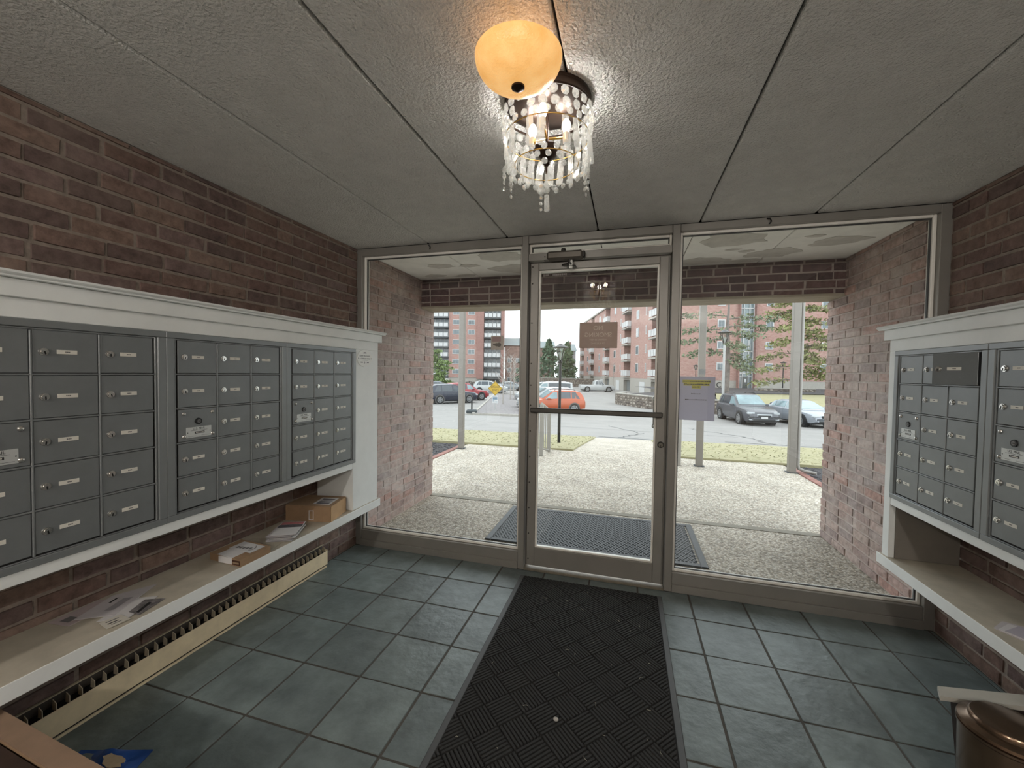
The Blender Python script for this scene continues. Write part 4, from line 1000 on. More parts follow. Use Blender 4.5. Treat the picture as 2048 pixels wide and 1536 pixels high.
for x, lab, sl in ((.70, 'pale metal handrail on the left of front walk', .12), (2.84, 'pale metal handrail on the right of front walk', -.06)):
    r_ = empty('handrail', (x, 3.9, 0), label=lab, cat='railing', group='front walk handrails')
    y0, y1 = 3.9, 4.32; X = lambda yy: x+sl*(yy-y0)
    MB().box(x-.03, x+.03, y0-.03, y0+.03, 0, .86, .005).build('rail_post', m_rail, r_); MB().box(X(y1)-.025, X(y1)+.025, y1-.025, y1+.025, -.2, .71, .005).build('rail_post', m_rail, r_)
    MB().tube([(x, y0-.02, .87), (X(y1), y1+.02, .72)], .026, 8).build('top_rail', m_rail, r_); MB().tube([(x, y0, .12), (X(y1), y1, .02)], .018, 6).build('bottom_rail', m_rail, r_)
    for k in range(1, 4):
        yy = y0+(y1-y0)*k/4; MB().cyl((X(yy), yy, .12-.1*k/4), (X(yy), yy, .86-.15*k/4), .011, n=6).build('baluster', m_rail, r_)

# ---------------------------------------------------------------- lamp posts
def lamp_post(loc, h, label, m_post_, s=1.0, lantern=True):
    o = empty('lamp_post', loc, label=label, cat='street lamp', group='estate lamp posts'); x, yy, z = loc
    MB().cyl((x, yy, z), (x, yy, z+h), .034*s, .028*s, 12).build('pole', m_post_, o, 40)
    MB().lathe([(.0, -.02), (.045, 0), (.05, .03), (.03, .06), (.0, .07)], 12, (x, yy, z+h)).build('collar', m_post_, o, 40)
    if lantern:
        z2 = z+h+.06*s; lm_ = mat('lantern_black', (40, 42, 42), .4, .3)
        for k in range(4):
            a_ = PI/4+k*PI/2
            MB().tube([(x+.035*s*math.cos(a_), yy+.035*s*math.sin(a_), z2), (x+.12*s*math.cos(a_), yy+.12*s*math.sin(a_), z2+.26*s)], .009*s, 6).build('lantern_rib', lm_, o)
        MB().lathe([(.032*s, 0), (.115*s, .26*s), (.113*s, .26*s), (.03*s, .004)], 4, (x, yy, z2)).build('lantern_glass', thin_glass('lantern_glass', (.9, .92, .9), .08), o)
        MB().lathe([(.0, .10*s), (.03*s, .09*s), (.08*s, .05*s), (.17*s, .02*s), (.175*s, .0), (.15*s, -.005), (.0, -.005)], 16, (x, yy, z2+.27*s)).build('lantern_cap', lm_, o, 40)
        MB().cyl((x, yy, z2+.01), (x, yy, z2+.15*s), .016*s, .02*s, 8).build('lamp_globe', m_bwhite, o)
    return o
m_polb = mat('black_pole', (38, 38, 40), .4, .3); m_polw = mat('white_pole', (222, 222, 220), .5); m_pold = mat('brown_pole', (110, 84, 74), .6)
lamp_post((.655, 6.02, gz(6.02)), 1.76, 'black lantern post standing beside the front walk', m_polb)
p = AD(14.55, 28.0, -1.30); lamp_post((p.x, p.y, p.z), 4.75, 'tall white lamp post in front of red building', m_polw, 2.6)
p = AD(20.3, 45, -.7); lamp_post((p.x, p.y, p.z), 2.5, 'distant thin lamp post beside building letter C', m_pold, 1.8)
p = AD(30.3, 45.5, -.3); lamp_post((p.x, p.y, p.z), 2.6, 'distant dark lamp post below the right pine tree', m_polb, 1.8)

# ---------------------------------------------------------------- cars
m_tire = mat('tyre', (34, 34, 35), .8); m_rim = mat('alloy_rim', (196, 198, 200), .3, .6); m_cglass = mat('car_glass', (150, 182, 190), .08, 0, noise=(1.2, .35), spec=.8); m_cdark = mat('car_dark_glass', (72, 82, 92), .1, 0, noise=(1.2, .3), spec=.8)
m_trim = mat('car_black_trim', (44, 45, 47), .5); m_lens = mat('headlight_lens', (226, 232, 236), .15); m_tail = mat('tail_lens', (170, 40, 40), .3)
SPEC = {
 'suv': dict(L=4.75, hw=.94, low=[(0, .92, .80), (.10, 1.02, .88), (.9, 1.05, .94), (2.9, 1.04, .94), (3.15, 1.05, .94), (3.6, 1.02, .92), (4.35, .93, .86), (4.68, .80, .76), (4.75, .62, .70)],
             gh=[(.05, 1.10, .80, .70), (.30, 1.52, .82, .66), (.75, 1.68, .86, .66), (1.9, 1.72, .87, .68), (2.45, 1.66, .87, .67), (3.35, 1.06, .84, .66)], wx=(.88, 3.72), wr=.36),
 'sedan': dict(L=4.65, hw=.90, low=[(0, .85, .76), (.12, .98, .84), (.9, 1.0, .89), (2.9, .95, .90), (3.2, .95, .90), (3.6, .90, .88), (4.3, .80, .82), (4.58, .68, .74), (4.65, .52, .68)],
               gh=[(.45, 1.0, .76, .60), (1.05, 1.32, .80, .60), (1.5, 1.42, .82, .62), (2.1, 1.45, .83, .62), (2.6, 1.38, .83, .61), (3.55, .93, .80, .62)], wx=(.95, 3.70), wr=.33),
 'van': dict(L=5.0, hw=.98, low=[(0, 1.0, .92), (.1, 1.12, .96), (2.9, 1.12, .98), (3.6, 1.1, .96), (4.4, 1.02, .92), (4.9, .85, .84), (5.0, .6, .78)],
             gh=[(.02, 1.15, .92, .84), (.10, 1.80, .92, .82), (.8, 1.90, .93, .83), (2.6, 1.90, .93, .83), (3.3, 1.80, .92, .80), (4.2, 1.12, .88, .74)], wx=(.95, 3.95), wr=.36),
 'pickup': dict(L=5.6, hw=.98, low=[(0, 1.08, .94), (.08, 1.12, .96), (2.2, 1.12, .97), (2.3, 1.14, .97), (4.0, 1.14, .97), (4.3, 1.12, .95), (5.3, 1.06, .90), (5.55, .92, .86), (5.6, .6, .84)],
                gh=[(2.25, 1.14, .88, .80), (2.35, 1.72, .88, .74), (2.7, 1.86, .89, .74), (3.3, 1.86, .89, .74), (3.5, 1.78, .89, .73), (4.15, 1.13, .87, .72)], wx=(1.15, 4.6), wr=.40)}
def lerp_st(sts, x, k):
    if x <= sts[0][0]: return sts[0][k]
    for a_, b_ in zip(sts[:-1], sts[1:]):
        if x <= b_[0]: return a_[k]+(b_[k]-a_[k])*(x-a_[0])/(b_[0]-a_[0])
    return sts[-1][k]
def loft(b, rings):
    n = len(rings[0]); vs = [v for r_ in rings for v in r_]; fs = []
    for i in range(len(rings)-1):
        for k in range(n): fs.append((i*n+k, i*n+(k+1) % n, (i+1)*n+(k+1) % n, (i+1)*n+k))
    fs += [tuple(range(n))[::-1], tuple(range((len(rings)-1)*n, len(rings)*n))]; return b.add(vs, fs)
def car(kind, center, heading, z, paint, label, clad=False, glass=None, front='plain', rails=False, cat='car', scale=1.0):
    """car pointing along +x locally (rear at x=0); heading = world angle of the nose"""
    S_ = SPEC[kind]; L = S_['L']
    o = empty('parked_car' if cat == 'car' else 'parked_truck', (center[0], center[1], z), heading, label=label, cat=cat, group='parked vehicles'); o.scale = (scale,)*3
    mp2 = mat('paint_'+label.replace(' ', '_')[:40], paint, .25, .1, noise=(.8, .05), spec=.7)
    sh = -L/2; gl = glass or m_cglass
    rings = []
    for x, zt, hw in S_['low']:
        zb = .24 if .3 < x < L-.3 else .34
        rings.append([(x+sh, s_*a_, zz) for s_, pts in ((1, [(hw*.55, zb), (hw*.92, zb+.03), (hw*.99, zb+.2), (hw, zb+(zt-zb)*.55), (hw*.96, zt-.05), (hw*.86, zt)]), ) for a_, zz in pts] + [(x+sh, -a_, zz) for a_, zz in [(hw*.86, zt), (hw*.96, zt-.05), (hw, zb+(zt-zb)*.55), (hw*.99, zb+.2), (hw*.92, zb+.03), (hw*.55, zb)]])
    loft(MB(), rings).build('body', mp2, o, 32, local=True)
    rings = []
    for x, zr, hb, ht_ in S_['gh']:
        zb = lerp_st(S_['low'], x, 1)-.04; zr = max(zr, zb+.03)
        rings.append([(x+sh, hb, zb), (x+sh, ht_+(hb-ht_)*.12, zr-.07*(zr-zb)), (x+sh, ht_*.8, zr), (x+sh, -ht_*.8, zr), (x+sh, -(ht_+(hb-ht_)*.12), zr-.07*(zr-zb)), (x+sh, -hb, zb)])
    loft(MB(), rings).build('cabin', mp2, o, 32, local=True)
    G = S_['gh']
    def gp(x, t, side):
        zb = lerp_st(S_['low'], x, 1)-.04; zr = max(lerp_st(G, x, 1), zb+.03); hb = lerp_st(G, x, 2); ht_ = lerp_st(G, x, 3); ht_ = ht_+(hb-ht_)*.12
        return (x+sh, side*(hb+(ht_-hb)*t+.012), zb+(zr-.07*(zr-zb)-zb)*t)
    def pane(nm, pts, m_):
        vs = [gp(*q) for q in pts]; n = len(vs); side = pts[0][2]
        MB().add(vs+[(x, yv-side*.02, zz) for x, yv, zz in vs], [tuple(range(n)), tuple(range(n, 2*n))]+[(k, (k+1) % n, n+(k+1) % n, n+k) for k in range(n)]).build(nm, m_, o, local=True)
    x0, x1 = G[0][0], G[-1][0]; xr0, xr1 = G[1][0], G[-2][0]
    splits = {'suv': [(.42, 1.05, .75, 1.05), (1.13, 2.08, 1.13, 2.08), (2.16, 3.05, 2.16, 2.50)], 'sedan': [(1.0, 1.35, 1.15, 1.35), (1.42, 2.25, 1.42, 2.25), (2.33, 3.25, 2.33, 2.68)],
              'van': [(.3, 1.5, .3, 1.5), (1.6, 2.75, 1.6, 2.75), (2.85, 3.9, 2.85, 3.35)], 'pickup': [(2.45, 2.95, 2.5, 2.95), (3.02, 3.95, 3.02, 3.5)]}[kind]
    for side in (1, -1):
        for a_, b_, c_, d_ in splits: pane('side_window', [(a_, .14, side), (b_, .14, side), (d_, .88, side), (c_, .88, side)], gl if a_ > 2 or kind == 'sedan' else m_cdark)
    def cross(nm, xa, xb, m_, up):
        za = lerp_st(G, xa, 1); zb_ = lerp_st(G, xb, 1); ya_, yb_ = lerp_st(G, xa, 2)*.88, lerp_st(G, xb, 3)*.92
        d = .02 if up > 0 else -.02
        MB().add([(xa+sh, -ya_, za+.012), (xa+sh, ya_, za+.012), (xb+sh, yb_, zb_+.012), (xb+sh, -yb_, zb_+.012), (xa+sh+d, -ya_, za), (xa+sh+d, ya_, za), (xb+sh+d, yb_, zb_-.01), (xb+sh+d, -yb_, zb_-.01)],
                 [(0, 1, 2, 3), (4, 7, 6, 5), (0, 4, 5, 1), (1, 5, 6, 2), (2, 6, 7, 3), (3, 7, 4, 0)]).build(nm, m_, o, local=True)
    cross('windshield', x1-.1, xr1+.05, gl, -1)
    cross('rear_window', G[0][0]+(G[1][0]-G[0][0])*.25, G[1][0]+(G[2][0]-G[1][0])*.3, m_cdark, 1)
    for xw in S_['wx']:
        for side in (1, -1):
            yw = side*(S_['hw']-.10); wr = S_['wr']
            MB().cyl((xw+sh, side*(S_['hw']-.3), wr+.02), (xw+sh, side*(S_['hw']+.004), wr+.02), wr+.07, n=24).build('wheel_arch', mat('arch_cladding', (120, 116, 114), .7) if clad else m_trim, o, local=True)
            w_ = MB().cyl((xw+sh, yw-side*.1, wr), (xw+sh, yw+side*.115, wr), wr, n=24).build('wheel', m_tire, o, 40, local=True)
            MB().cyl((xw+sh, yw+side*.1, wr), (xw+sh, yw+side*.122, wr), wr*.70, n=20).build('rim', m_rim, w_, local=True)
            b = MB()
            for k in range(5):
                a_ = 2*PI*k/5+.63
                b.cyl((xw+sh+.7*wr*.62*math.cos(a_), yw+side*.118, wr+.7*wr*.62*math.sin(a_)), (xw+sh+.7*wr*.62*math.cos(a_), yw+side*.125, wr+.7*wr*.62*math.sin(a_)), wr*.13, n=8)
            b.build('rim_gap', m_trim, w_, local=True)
    for side in (1, -1):
        MB().box(x1-.62+sh, x1-.44+sh, side*(S_['hw']*.93), side*(S_['hw']+.14), 1.02 if kind != 'sedan' else .96, 1.15 if kind != 'sedan' else 1.08, .03).build('mirror', mp2, o, local=True)
        MB().box(.02+sh, .12+sh, side*(S_['hw']*.55), side*(S_['hw']*.85), .78, .95, .02).build('tail_light', m_tail, o, local=True)
        xf_ = L-.30; hwf = lerp_st(S_['low'], L-.25, 2)
        MB().box(xf_-.12+sh, L-.035+sh, side*hwf*.58, side*(hwf-.005), .66 if kind != 'sedan' else .58, .80 if kind != 'sedan' else .70, .03).build('headlight', m_lens, o, local=True)
    MB().box(L-.10+sh, L+.012+sh, -.58, .58, .30, .44, .03).build('lower_grille', m_trim, o, local=True)
    g_ = MB().box(L-.09+sh, L+.006+sh, -.40, .40, .55, .70, .03).build('grille', m_trim if front == 'plain' else m_lens, o, local=True)
    if front == 'shield':
        MB().box(L-.02+sh, L+.02+sh, -.34, .34, .56, .635, .02).build('grille_mesh', m_trim, g_, local=True)
        for s_ in (-1, 1):
            MB().box(L-.09+sh, L+.012+sh, s_*.46, s_*.80, .50, .56, .015).build('bumper_slot', m_trim, o, local=True); MB().box(L-.10+sh, L+.006+sh, s_*.44, s_*.82, .485, .50, .005).build('bumper_trim', m_rim, o, local=True); MB().box(L-.12+sh, L-.0+sh, s_*.52, s_*.76, .35, .42, .01).build('fog_lamp', m_lens, o, local=True)
    MB().box(L+.008+sh, L+.02+sh, -.17, .17, .44, .56).build('number_plate', m_bwhite, o, local=True)
    MB().box(.30+sh, L-.30+sh, -S_['hw']*.8, S_['hw']*.8, .2, .4).build('underbody', m_trim, o, local=True)
    if rails:
        for side in (1, -1): MB().tube([(.75+sh, side*.60, 1.70), (.95+sh, side*.60, 1.76), (2.1+sh, side*.60, 1.78), (2.35+sh, side*.60, 1.70)], .022, 6).build('roof_rail', m_trim, o, local=True)
    if kind == 'pickup':
        MB().box(.12+sh, 2.2+sh, -.80, .80, 1.0, 1.13).build('bed_floor', m_trim, o, local=True)
    return o
def ang(dx, dy): return math.atan2(dy, dx)
h1 = ang(1.74, 2.15)
car('suv', (-13.05, 30.65), h1, -1.41, (62, 66, 84), 'dark blue crossover parked by the left wing wall', glass=m_cdark, clad=True)
car('suv', (-13.35, 34.7), h1, -1.41, (196, 58, 66), 'red crossover parked behind the dark blue one')
p = AD(-2.9, 56); car('suv', (p.x, p.y), GRID, -1.5, (226, 230, 230), 'white crossover behind the dead end sign', glass=m_cdark)
p = AD(-.2, 66); car('sedan', (p.x, p.y), GRID+.2, -1.55, (190, 196, 200), 'silver sedan at far end of planted island', glass=m_cdark)
p = AD(-10.8, 60); car('sedan', (p.x, p.y), GRID, -1.5, (176, 182, 192), 'silver sedan left of the white crossover', glass=m_cdark)
car('suv', (-3.05, 25.65), ang(-2.14, -.97), -1.40, (232, 112, 66), 'orange crossover with white roof bars behind lamp post', clad=True, rails=True, scale=.94)
p = AD(3.6, 36); car('sedan', (p.x, p.y), GRID+PI, -1.43, (206, 214, 218), 'pale sedan parked just behind orange crossover')
p = AD(4.3, 46); car('van', (p.x, p.y), GRID+PI, -1.48, (236, 238, 238), 'white van parked far behind orange crossover')
p = AD(2.75, 31.5); car('suv', (p.x, p.y), GRID+PI, -1.42, (224, 228, 230), 'white crossover half hidden by door frame')
p = AD(2.6, 41); car('sedan', (p.x, p.y), GRID+PI, -1.45, (216, 220, 222), 'white sedan beside the bare saplings')
p = AD(3.4, 52); car('suv', (p.x, p.y), GRID+PI, -1.5, (208, 212, 214), 'farthest pale crossover beside the planted island')
p = AD(13.85, 66.6); car('pickup', (p.x, p.y), GRID, -1.56, (240, 242, 242), 'white pickup truck before the garage doors', cat='truck', glass=m_cdark)
h2 = ang(.28, -.96)
car('suv', (9.02, 24.85), ang(.15, -.99), -1.41, (104, 106, 114), 'grey sport utility car facing the entrance', front='shield', rails=True)
car('sedan', (11.9, 25.05), h2, -1.41, (206, 212, 222), 'silver sedan right of the grey sport utility car', front='plain')

# ---------------------------------------------------------------- planted island, signs
isl = empty('planted_island', (-6, 28, -1.41)); tag(isl, kind='structure')
P4 = [(-7.37, 21.5), (-4.15, 21.9), (-6.6, 31), (-9.7, 44), (-13.2, 43.5)]
MB().prism(P4, -1.5, -1.29).build('mulch', mat('island_mulch', (168, 162, 162), .95, noise=(12, .5)), isl)
for i, (a_, b_) in enumerate(zip(P4, P4[1:]+P4[:1])):
    d = Vector((b_[0]-a_[0], b_[1]-a_[1], 0)); n_ = int(max(1, d.length//2.4)); dn = d.normalized(); nn = Vector((-dn.y, dn.x, 0))*.08
    for k in range(n_):
        s0 = Vector((a_[0], a_[1], 0))+d*(k/n_)+dn*.01; s1 = Vector((a_[0], a_[1], 0))+d*((k+1)/n_)-dn*.01
        MB().prism([((s0+nn).x, (s0+nn).y), ((s0-nn).x, (s0-nn).y), ((s1-nn).x, (s1-nn).y), ((s1+nn).x, (s1+nn).y)], -1.5, -1.245).build('kerb_stone', m_conc, isl)
sx, sy = -6.88, 24.5
sg = empty('dead_end_sign', (sx, sy, -1.29), GRID, label='yellow diamond dead end sign on the planted island', cat='sign')
MB().cyl((0, .03, 0), (0, .03, 2.1), .03, n=8).build('sign_post', m_polw, sg, local=True)
b = MB().box(-.36, .36, -.012, .0, -.36, .36, .004); b.xf(Matrix.Translation((0, 0, 1.52)) @ Matrix.Rotation(PI/4, 4, 'Y')); b.build('sign_plate', mat('yellow_sign', (246, 200, 38), .5), sg, local=True)
bd = MB()
for k in range(4):
    c0 = MB().box(-.34, .34, -.016, -.012, .325, .34); c0.xf(Matrix.Translation((0, 0, 1.52)) @ Matrix.Rotation(PI/4+k*PI/2, 4, 'Y')); bd.add(c0.v, c0.f)
fx = Matrix.Rotation(PI/2, 4, 'X')
bd.text('DEAD', .23, Matrix.Translation((0, -.014, 1.63)) @ fx, ext=.002).text('END', .23, Matrix.Translation((0, -.014, 1.40)) @ fx, ext=.002)
bd.build('lettering', mat('sign_black', (70, 56, 8), .6), sg, local=True)
ps = MB().box(-.21, .21, -.01, .004, .48, 1.02, .004).m(1).box(-.16, .16, -.013, -.009, .88, .93).box(-.16, .16, -.013, -.009, .74, .84).box(-.16, -.06, -.013, -.009, .62, .66).box(.02, .16, -.013, -.009, .56, .60)
ps.build('parking_plate', [m_bwhite, mat('blue_print', (130, 164, 190), .6)], sg, local=True)
hb = empty('weighted_pole_base', (-7.75, 22.25, -1.405), GRID, label='black weighted base with short pole on asphalt', cat='pole base')
MB().box(-.34, .34, -.3, .3, .05, .30, .06).build('ballast_box', mat('ballast_plastic', (74, 82, 86), .6), hb, local=True); MB().box(-.38, .38, -.34, .34, 0, .06, .02).build('skirt', m_conc, hb, local=True); MB().cyl((0, 0, .28), (0, 0, .92), .05, n=10).build('pole', m_polb, hb, local=True)

# ---------------------------------------------------------------- bank, retaining walls by the red building
def hgt(a_, D):                          # ground of the raised bank
    t = min(1, max(0, (D-27.3)/4.2)); base = -1.42+1.05*t*t*(3-2*t)
    return base+.12*min(1, max(0, (D-31.5)/20))
b = MB(); NA, ND = 22, 16; vs = []; fs = []
for i in range(NA+1):
    for j in range(ND+1):
        D = 27.3+(53.2-27.3)*(j/ND)**1.6; a0 = 15.6+max(0, min(4, (D-31)*.5)); a_ = a0+(60-a0)*(i/NA)**1.3
        q = AD(a_, D); vs.append((q.x, q.y, hgt(a_, D)))
I = lambda i, j: i*(ND+1)+j
for i in range(NA):
    for j in range(ND): fs.append((I(i, j), I(i+1, j), I(i+1, j+1), I(i, j+1)))
bk = b.add(vs, fs).build('bank_lawn', m_grass); tag(bk, kind='structure')
b = MB(); vs = []; fs = []
for i in range(13):
    for j in range(7):
        a_ = 16+44*i/12; D = 38.5+14.6*j/6; q = AD(a_, D); vs.append((q.x, q.y, hgt(a_, D)+.05))
for i in range(12):
    for j in range(6): fs.append((i*7+j, (i+1)*7+j, (i+1)*7+j+1, i*7+j+1))
tag(b.add(vs, fs).build('bank_mulch', m_mulch), kind='structure')
def stone_wall(pts, z0, z1, label, th=.4):
    c_ = AD(*pts[0], z0); o = empty('stone_wall', c_, label=label, cat='wall')
    for k in range(len(pts)-1):
        p, q = AD(*pts[k]), AD(*pts[k+1]); d = (q-p).normalized(); nn = Vector((-d.y, d.x, 0))*th/2
        MB().prism([((p+nn).x, (p+nn).y), ((p-nn).x, (p-nn).y), ((q-nn).x, (q-nn).y), ((q+nn).x, (q+nn).y)], z0, z1).build('wall_course', m_stone, o)
        n_ = max(1, int((q-p).length/1.2)); nn2 = nn*1.12
        for i in range(n_):
            s0, s1 = p+(q-p)*(i/n_)+d*.012, p+(q-p)*((i+1)/n_)-d*.012
            MB().prism([((s0+nn2).x, (s0+nn2).y), ((s0-nn2).x, (s0-nn2).y), ((s1-nn2).x, (s1-nn2).y), ((s1+nn2).x, (s1+nn2).y)], z1, z1+.09).build('cap_stone', m_conc, o)
    rr = random.Random(len(pts)); st_me = [MB().ball((0, 0, 0), 1, 6, 4, (1, .5, .75)).mesh('stone', mat('stone_%d' % q, cc, .9, noise=(5, .25))) for q, cc in enumerate([(192, 180, 166), (150, 134, 124), (128, 116, 110), (206, 196, 184)])]
    n = 0
    for k in range(len(pts)-1):
        p, q = AD(*pts[k]), AD(*pts[k+1]); L_ = (q-p).length; d = (q-p).normalized(); nn = Vector((d.y, -d.x, 0))
        if nn.dot(_f3) > 0 and abs(nn.dot(_f3)) > .2: nn = -nn
        if abs(nn.dot(_f3)) <= .2 and nn.dot(_r3) > 0: nn = -nn
        zz = z0+.12
        while zz < z1:
            s = rr.uniform(.1, .3)
            while s < L_ and n < 280:
                w_ = rr.uniform(.14, .26); w0 = p+d*s+nn*(th/2-.03)
                inst(st_me[rr.randrange(4)], 'stone', o, (w0.x-c_.x, w0.y-c_.y, zz-c_.z), (0, rr.uniform(-.3, .3), math.atan2(d.y, d.x)), (w_, .16, rr.uniform(.10, .15))); n += 1; s += w_*2+.02
            zz += .235
    return o
stone_wall([(11.2, 40.2), (9.95, 38.3), (11.3, 33.2), (13.4, 30.6), (15.3, 29.2)], -1.5, -.45, 'curved fieldstone retaining wall beside the driveway')
stone_wall([(26.5, 44.5), (29.5, 43.2), (32.0, 43.0)], -.45, .05, 'low fieldstone wall below the stair tower', .5)
stone_wall([(4.5, 92), (18.5, 92)], -1.8, .2, 'distant grey stone wall behind the pickup truck', .6)
tag(MB().prism([(AD(*q).x, AD(*q).y) for q in [(11.2, 40.4), (10.2, 38.4), (11.6, 33.6), (13.6, 31), (15.4, 29.6), (19.6, 31), (19.6, 46), (15, 44)]], -1.6, -.55).build('planting_terrace', m_mulch), kind='structure')
q = AD(36.4, 43, hgt(36, 43)+.15); _bo = MB().ball((0, 0, 0), .75, 10, 7, (1.15, .6, .42)).build('boulder', m_conc); _bo.location = q; tag(_bo, 'pale boulder on the mulch bed at right', 'boulder')

# ---------------------------------------------------------------- buildings
def window(o, x, y_, z, w_, h, face='y', panes=2, dark=None):
    """framed window, centre x/z on the face y=const (front -y) or on x=const (front -x)"""
    def put(nm, a0, a1, d0, d1, z0, z1, m_, par):
        b = MB().box(a0, a1, d0, d1, z0, z1) if face == 'y' else MB().box(d0, d1, a0, a1, z0, z1)
        return b.build(nm, m_, par, local=True)
    c = x; d = y_
    f_ = put('window', c-w_/2, c+w_/2, d-.06, d+.05, z-h/2, z+h/2, m_wframe, o)
    for k in range(panes):
        wa = c-w_/2+.1+(w_-.2)*k/panes; wb = c-w_/2+.1+(w_-.2)*(k+1)/panes
        put('pane', wa+.03, wb-.03, d-.085, d-.05, z-h/2+.12, z+h/2-.12, dark or m_pane, f_)
# tall block on the left
lbk = empty('apartment_tower', AD(0, 112, 0), GRID, label='tall red brick apartment block behind the parked cars', cat='building')
A = lambda u: (u-1024)*.1378; Zv = lambda v: 1.387-(v-743)*.1378
zb0, zt0 = -2.2, 24.5
def lbox(nm, x0, x1, y0, y1, z0, z1, m_): return MB().box(x0, x1, y0, y1, z0, z1).build(nm, m_, lbk, local=True)
lbox('wall', A(896.5), A(953), 0, 12, Zv(755), zt0, m_redbrick); lbox('pier', A(953), A(966.5), -.5, 12, Zv(757), zt0, m_redbrick2); lbox('pier', A(1000.5), A(1006.5), -.2, 12, zb0, zt0, m_redbrick2)
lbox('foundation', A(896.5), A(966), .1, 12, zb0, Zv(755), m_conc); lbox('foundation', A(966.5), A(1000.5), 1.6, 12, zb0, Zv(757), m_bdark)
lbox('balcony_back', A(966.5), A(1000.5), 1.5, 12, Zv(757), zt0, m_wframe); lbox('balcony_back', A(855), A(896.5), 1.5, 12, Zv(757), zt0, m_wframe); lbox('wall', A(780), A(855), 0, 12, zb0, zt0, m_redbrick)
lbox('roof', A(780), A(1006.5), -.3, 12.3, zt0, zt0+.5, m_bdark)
for k in range(-2, 6):
    v = 644.6+19.6*k
    for uc, wv in ((911.5, 14.6), (941.5, 13.7)): window(lbk, A(uc), 0, Zv(v), wv*.1378, 1.34, panes=2)
    for ua, ub, npan in ((967, 1000, 4), (857, 896, 4)):
        zs = Zv(v-5+19.6*.52+5.2)
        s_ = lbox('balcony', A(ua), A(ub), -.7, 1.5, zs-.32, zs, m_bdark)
        for i in range(npan):
            xa = A(ua)+(A(ub)-A(ua))*i/npan+.12; xb = A(ua)+(A(ub)-A(ua))*(i+1)/npan-.12
            MB().box(xa, xb, -.74, -.68, zs+.16, zs+1.08).build('balcony_panel', m_bwhite, s_, local=True)
            f_ = MB().box(xa+.02, xb-.02, 1.40, 1.5, zs+1.2, zs+2.25).build('balcony_window', m_pane, lbk, local=True)
        MB().box(A(ua), A(ub), -.75, -.67, zs+1.08, zs+1.16).build('top_rail', m_bwhite, s_, local=True)
# long block on the right with the entrance front of stair tower
rbk = empty('garden_apartments', AD(20, 53, 0), GRID, label='long red brick apartment building with balconies and glazed stair tower', cat='building')
def rbox(nm, x0, x1, y0, y1, z0, z1, m_, par=None): return MB().box(x0, x1, y0, y1, z0, z1).build(nm, m_, par or rbk, local=True)
rec = [(55, 58.6), (69, 73), (84, 88), (100, 104), (114, 118)]; edges = [53]+[v for q in rec for v in q]+[121]
RT = 15.3
for i in range(0, len(edges), 2):
    rbox('wall', 0, 5, edges[i]-53, edges[i+1]-53, .75, RT, m_redbrick if i % 4 else m_redbrick); rbox('foundation', .02, 5, edges[i]-53, edges[i+1]-53, -2.2, .75, m_conc)
rbox('core', 5, 14, 0.5, 67, -2, RT, m_redbrick2); rbox('roof', -.25, 14, -.25, 68, RT, RT+.35, m_conc)
for a_, b_ in rec:
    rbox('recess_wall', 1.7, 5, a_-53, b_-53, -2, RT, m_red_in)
    rbox('garage_front', .6, .9, a_-53, b_-53, -2.0, .35, mat('garage_grey', (150, 156, 156), .8)); rbox('garage_beam', .0, 1.0, a_-53, b_-53, .35, .85, m_conc)
    for k in range(5):
        zs = .98+2.8*k; s_ = rbox('balcony', -.55, 1.7, a_-53+.05, b_-53-.05, zs-.22, zs, m_conc)
        n_ = 3
        for i in range(n_):
            ya = a_-53+.1+(b_-a_-.2)*i/n_+.07; yb = a_-53+.1+(b_-a_-.2)*(i+1)/n_-.07
            rbox('balcony_panel', -.56, -.50, ya, yb, zs+.16, zs+1.0, m_bwhite, s_)
        rbox('top_rail', -.57, -.49, a_-53+.05, b_-53-.05, zs+1.0, zs+1.08, m_bwhite, s_)
        rbox('end_panel', -.5, .0, a_-53+.06, a_-53+.11, zs+.1, zs+1.05, m_bwhite, s_)
for D in (65.3, 79.6, 93.6, 108):
    for k in range(5):
        window(rbk, D-53, 0, 2.42+2.82*k, 1.35, 1.45, 'x', 2); window(rbk, D-53-4.2, 0, 2.42+2.82*k, .5, 1.3, 'x', 1, mat('slim_pane', (206, 190, 182), .4))
for D in (62.5, 77, 91, 106): rbox('garage_door', -.05, .03, D-53-1.2, D-53+1.2, -2.0, .2, m_bwhite)
# entrance front, facing the lot
rbox('wall', 0, 9.2, -.02, .5, .77, RT, m_redbrick); rbox('wall', 11.5, 42, -.02, .5, .77, RT, m_redbrick); rbox('foundation', 0, 9.2, .0, .5, -1.5, .77, m_conc); rbox('foundation', 11.5, 42, .0, .5, -1.5, .77, m_conc); rbox('end_core', 5, 42, .5, 10, -1.5, RT, m_redbrick2)
rbox('tower_cheek', 9.2, 9.35, -.5, .6, -.3, RT, m_redbrick2); rbox('tower_cheek', 11.35, 11.6, -.5, .6, -.3, RT, m_redbrick2)
stw = rbox('stair_glazing', 9.35, 11.35, .1, .16, -.3, RT, mat('stair_glass', (150, 168, 172), .15, noise=(.7, .35), spec=.7))
for x in (9.40, 9.98, 10.72, 11.30): rbox('glazing_mullion', x-.05, x+.05, .0, .1, -.3, RT, m_wframe, stw)
for z in (-.25, 1.25, 1.75, 4.55, 7.35, 10.15, 13): rbox('glazing_bar', 9.35, 11.35, .0, .1, z-.06, z+.06, m_wframe, stw)
sd = rbox('entrance_door', 10.0, 10.7, -.03, .05, -.25, 1.3, mat('dark_door_glass', (84, 92, 90), .2)); rbox('door_notice', 10.25, 10.5, -.05, -.03, .55, 1.0, m_bwhite, sd)
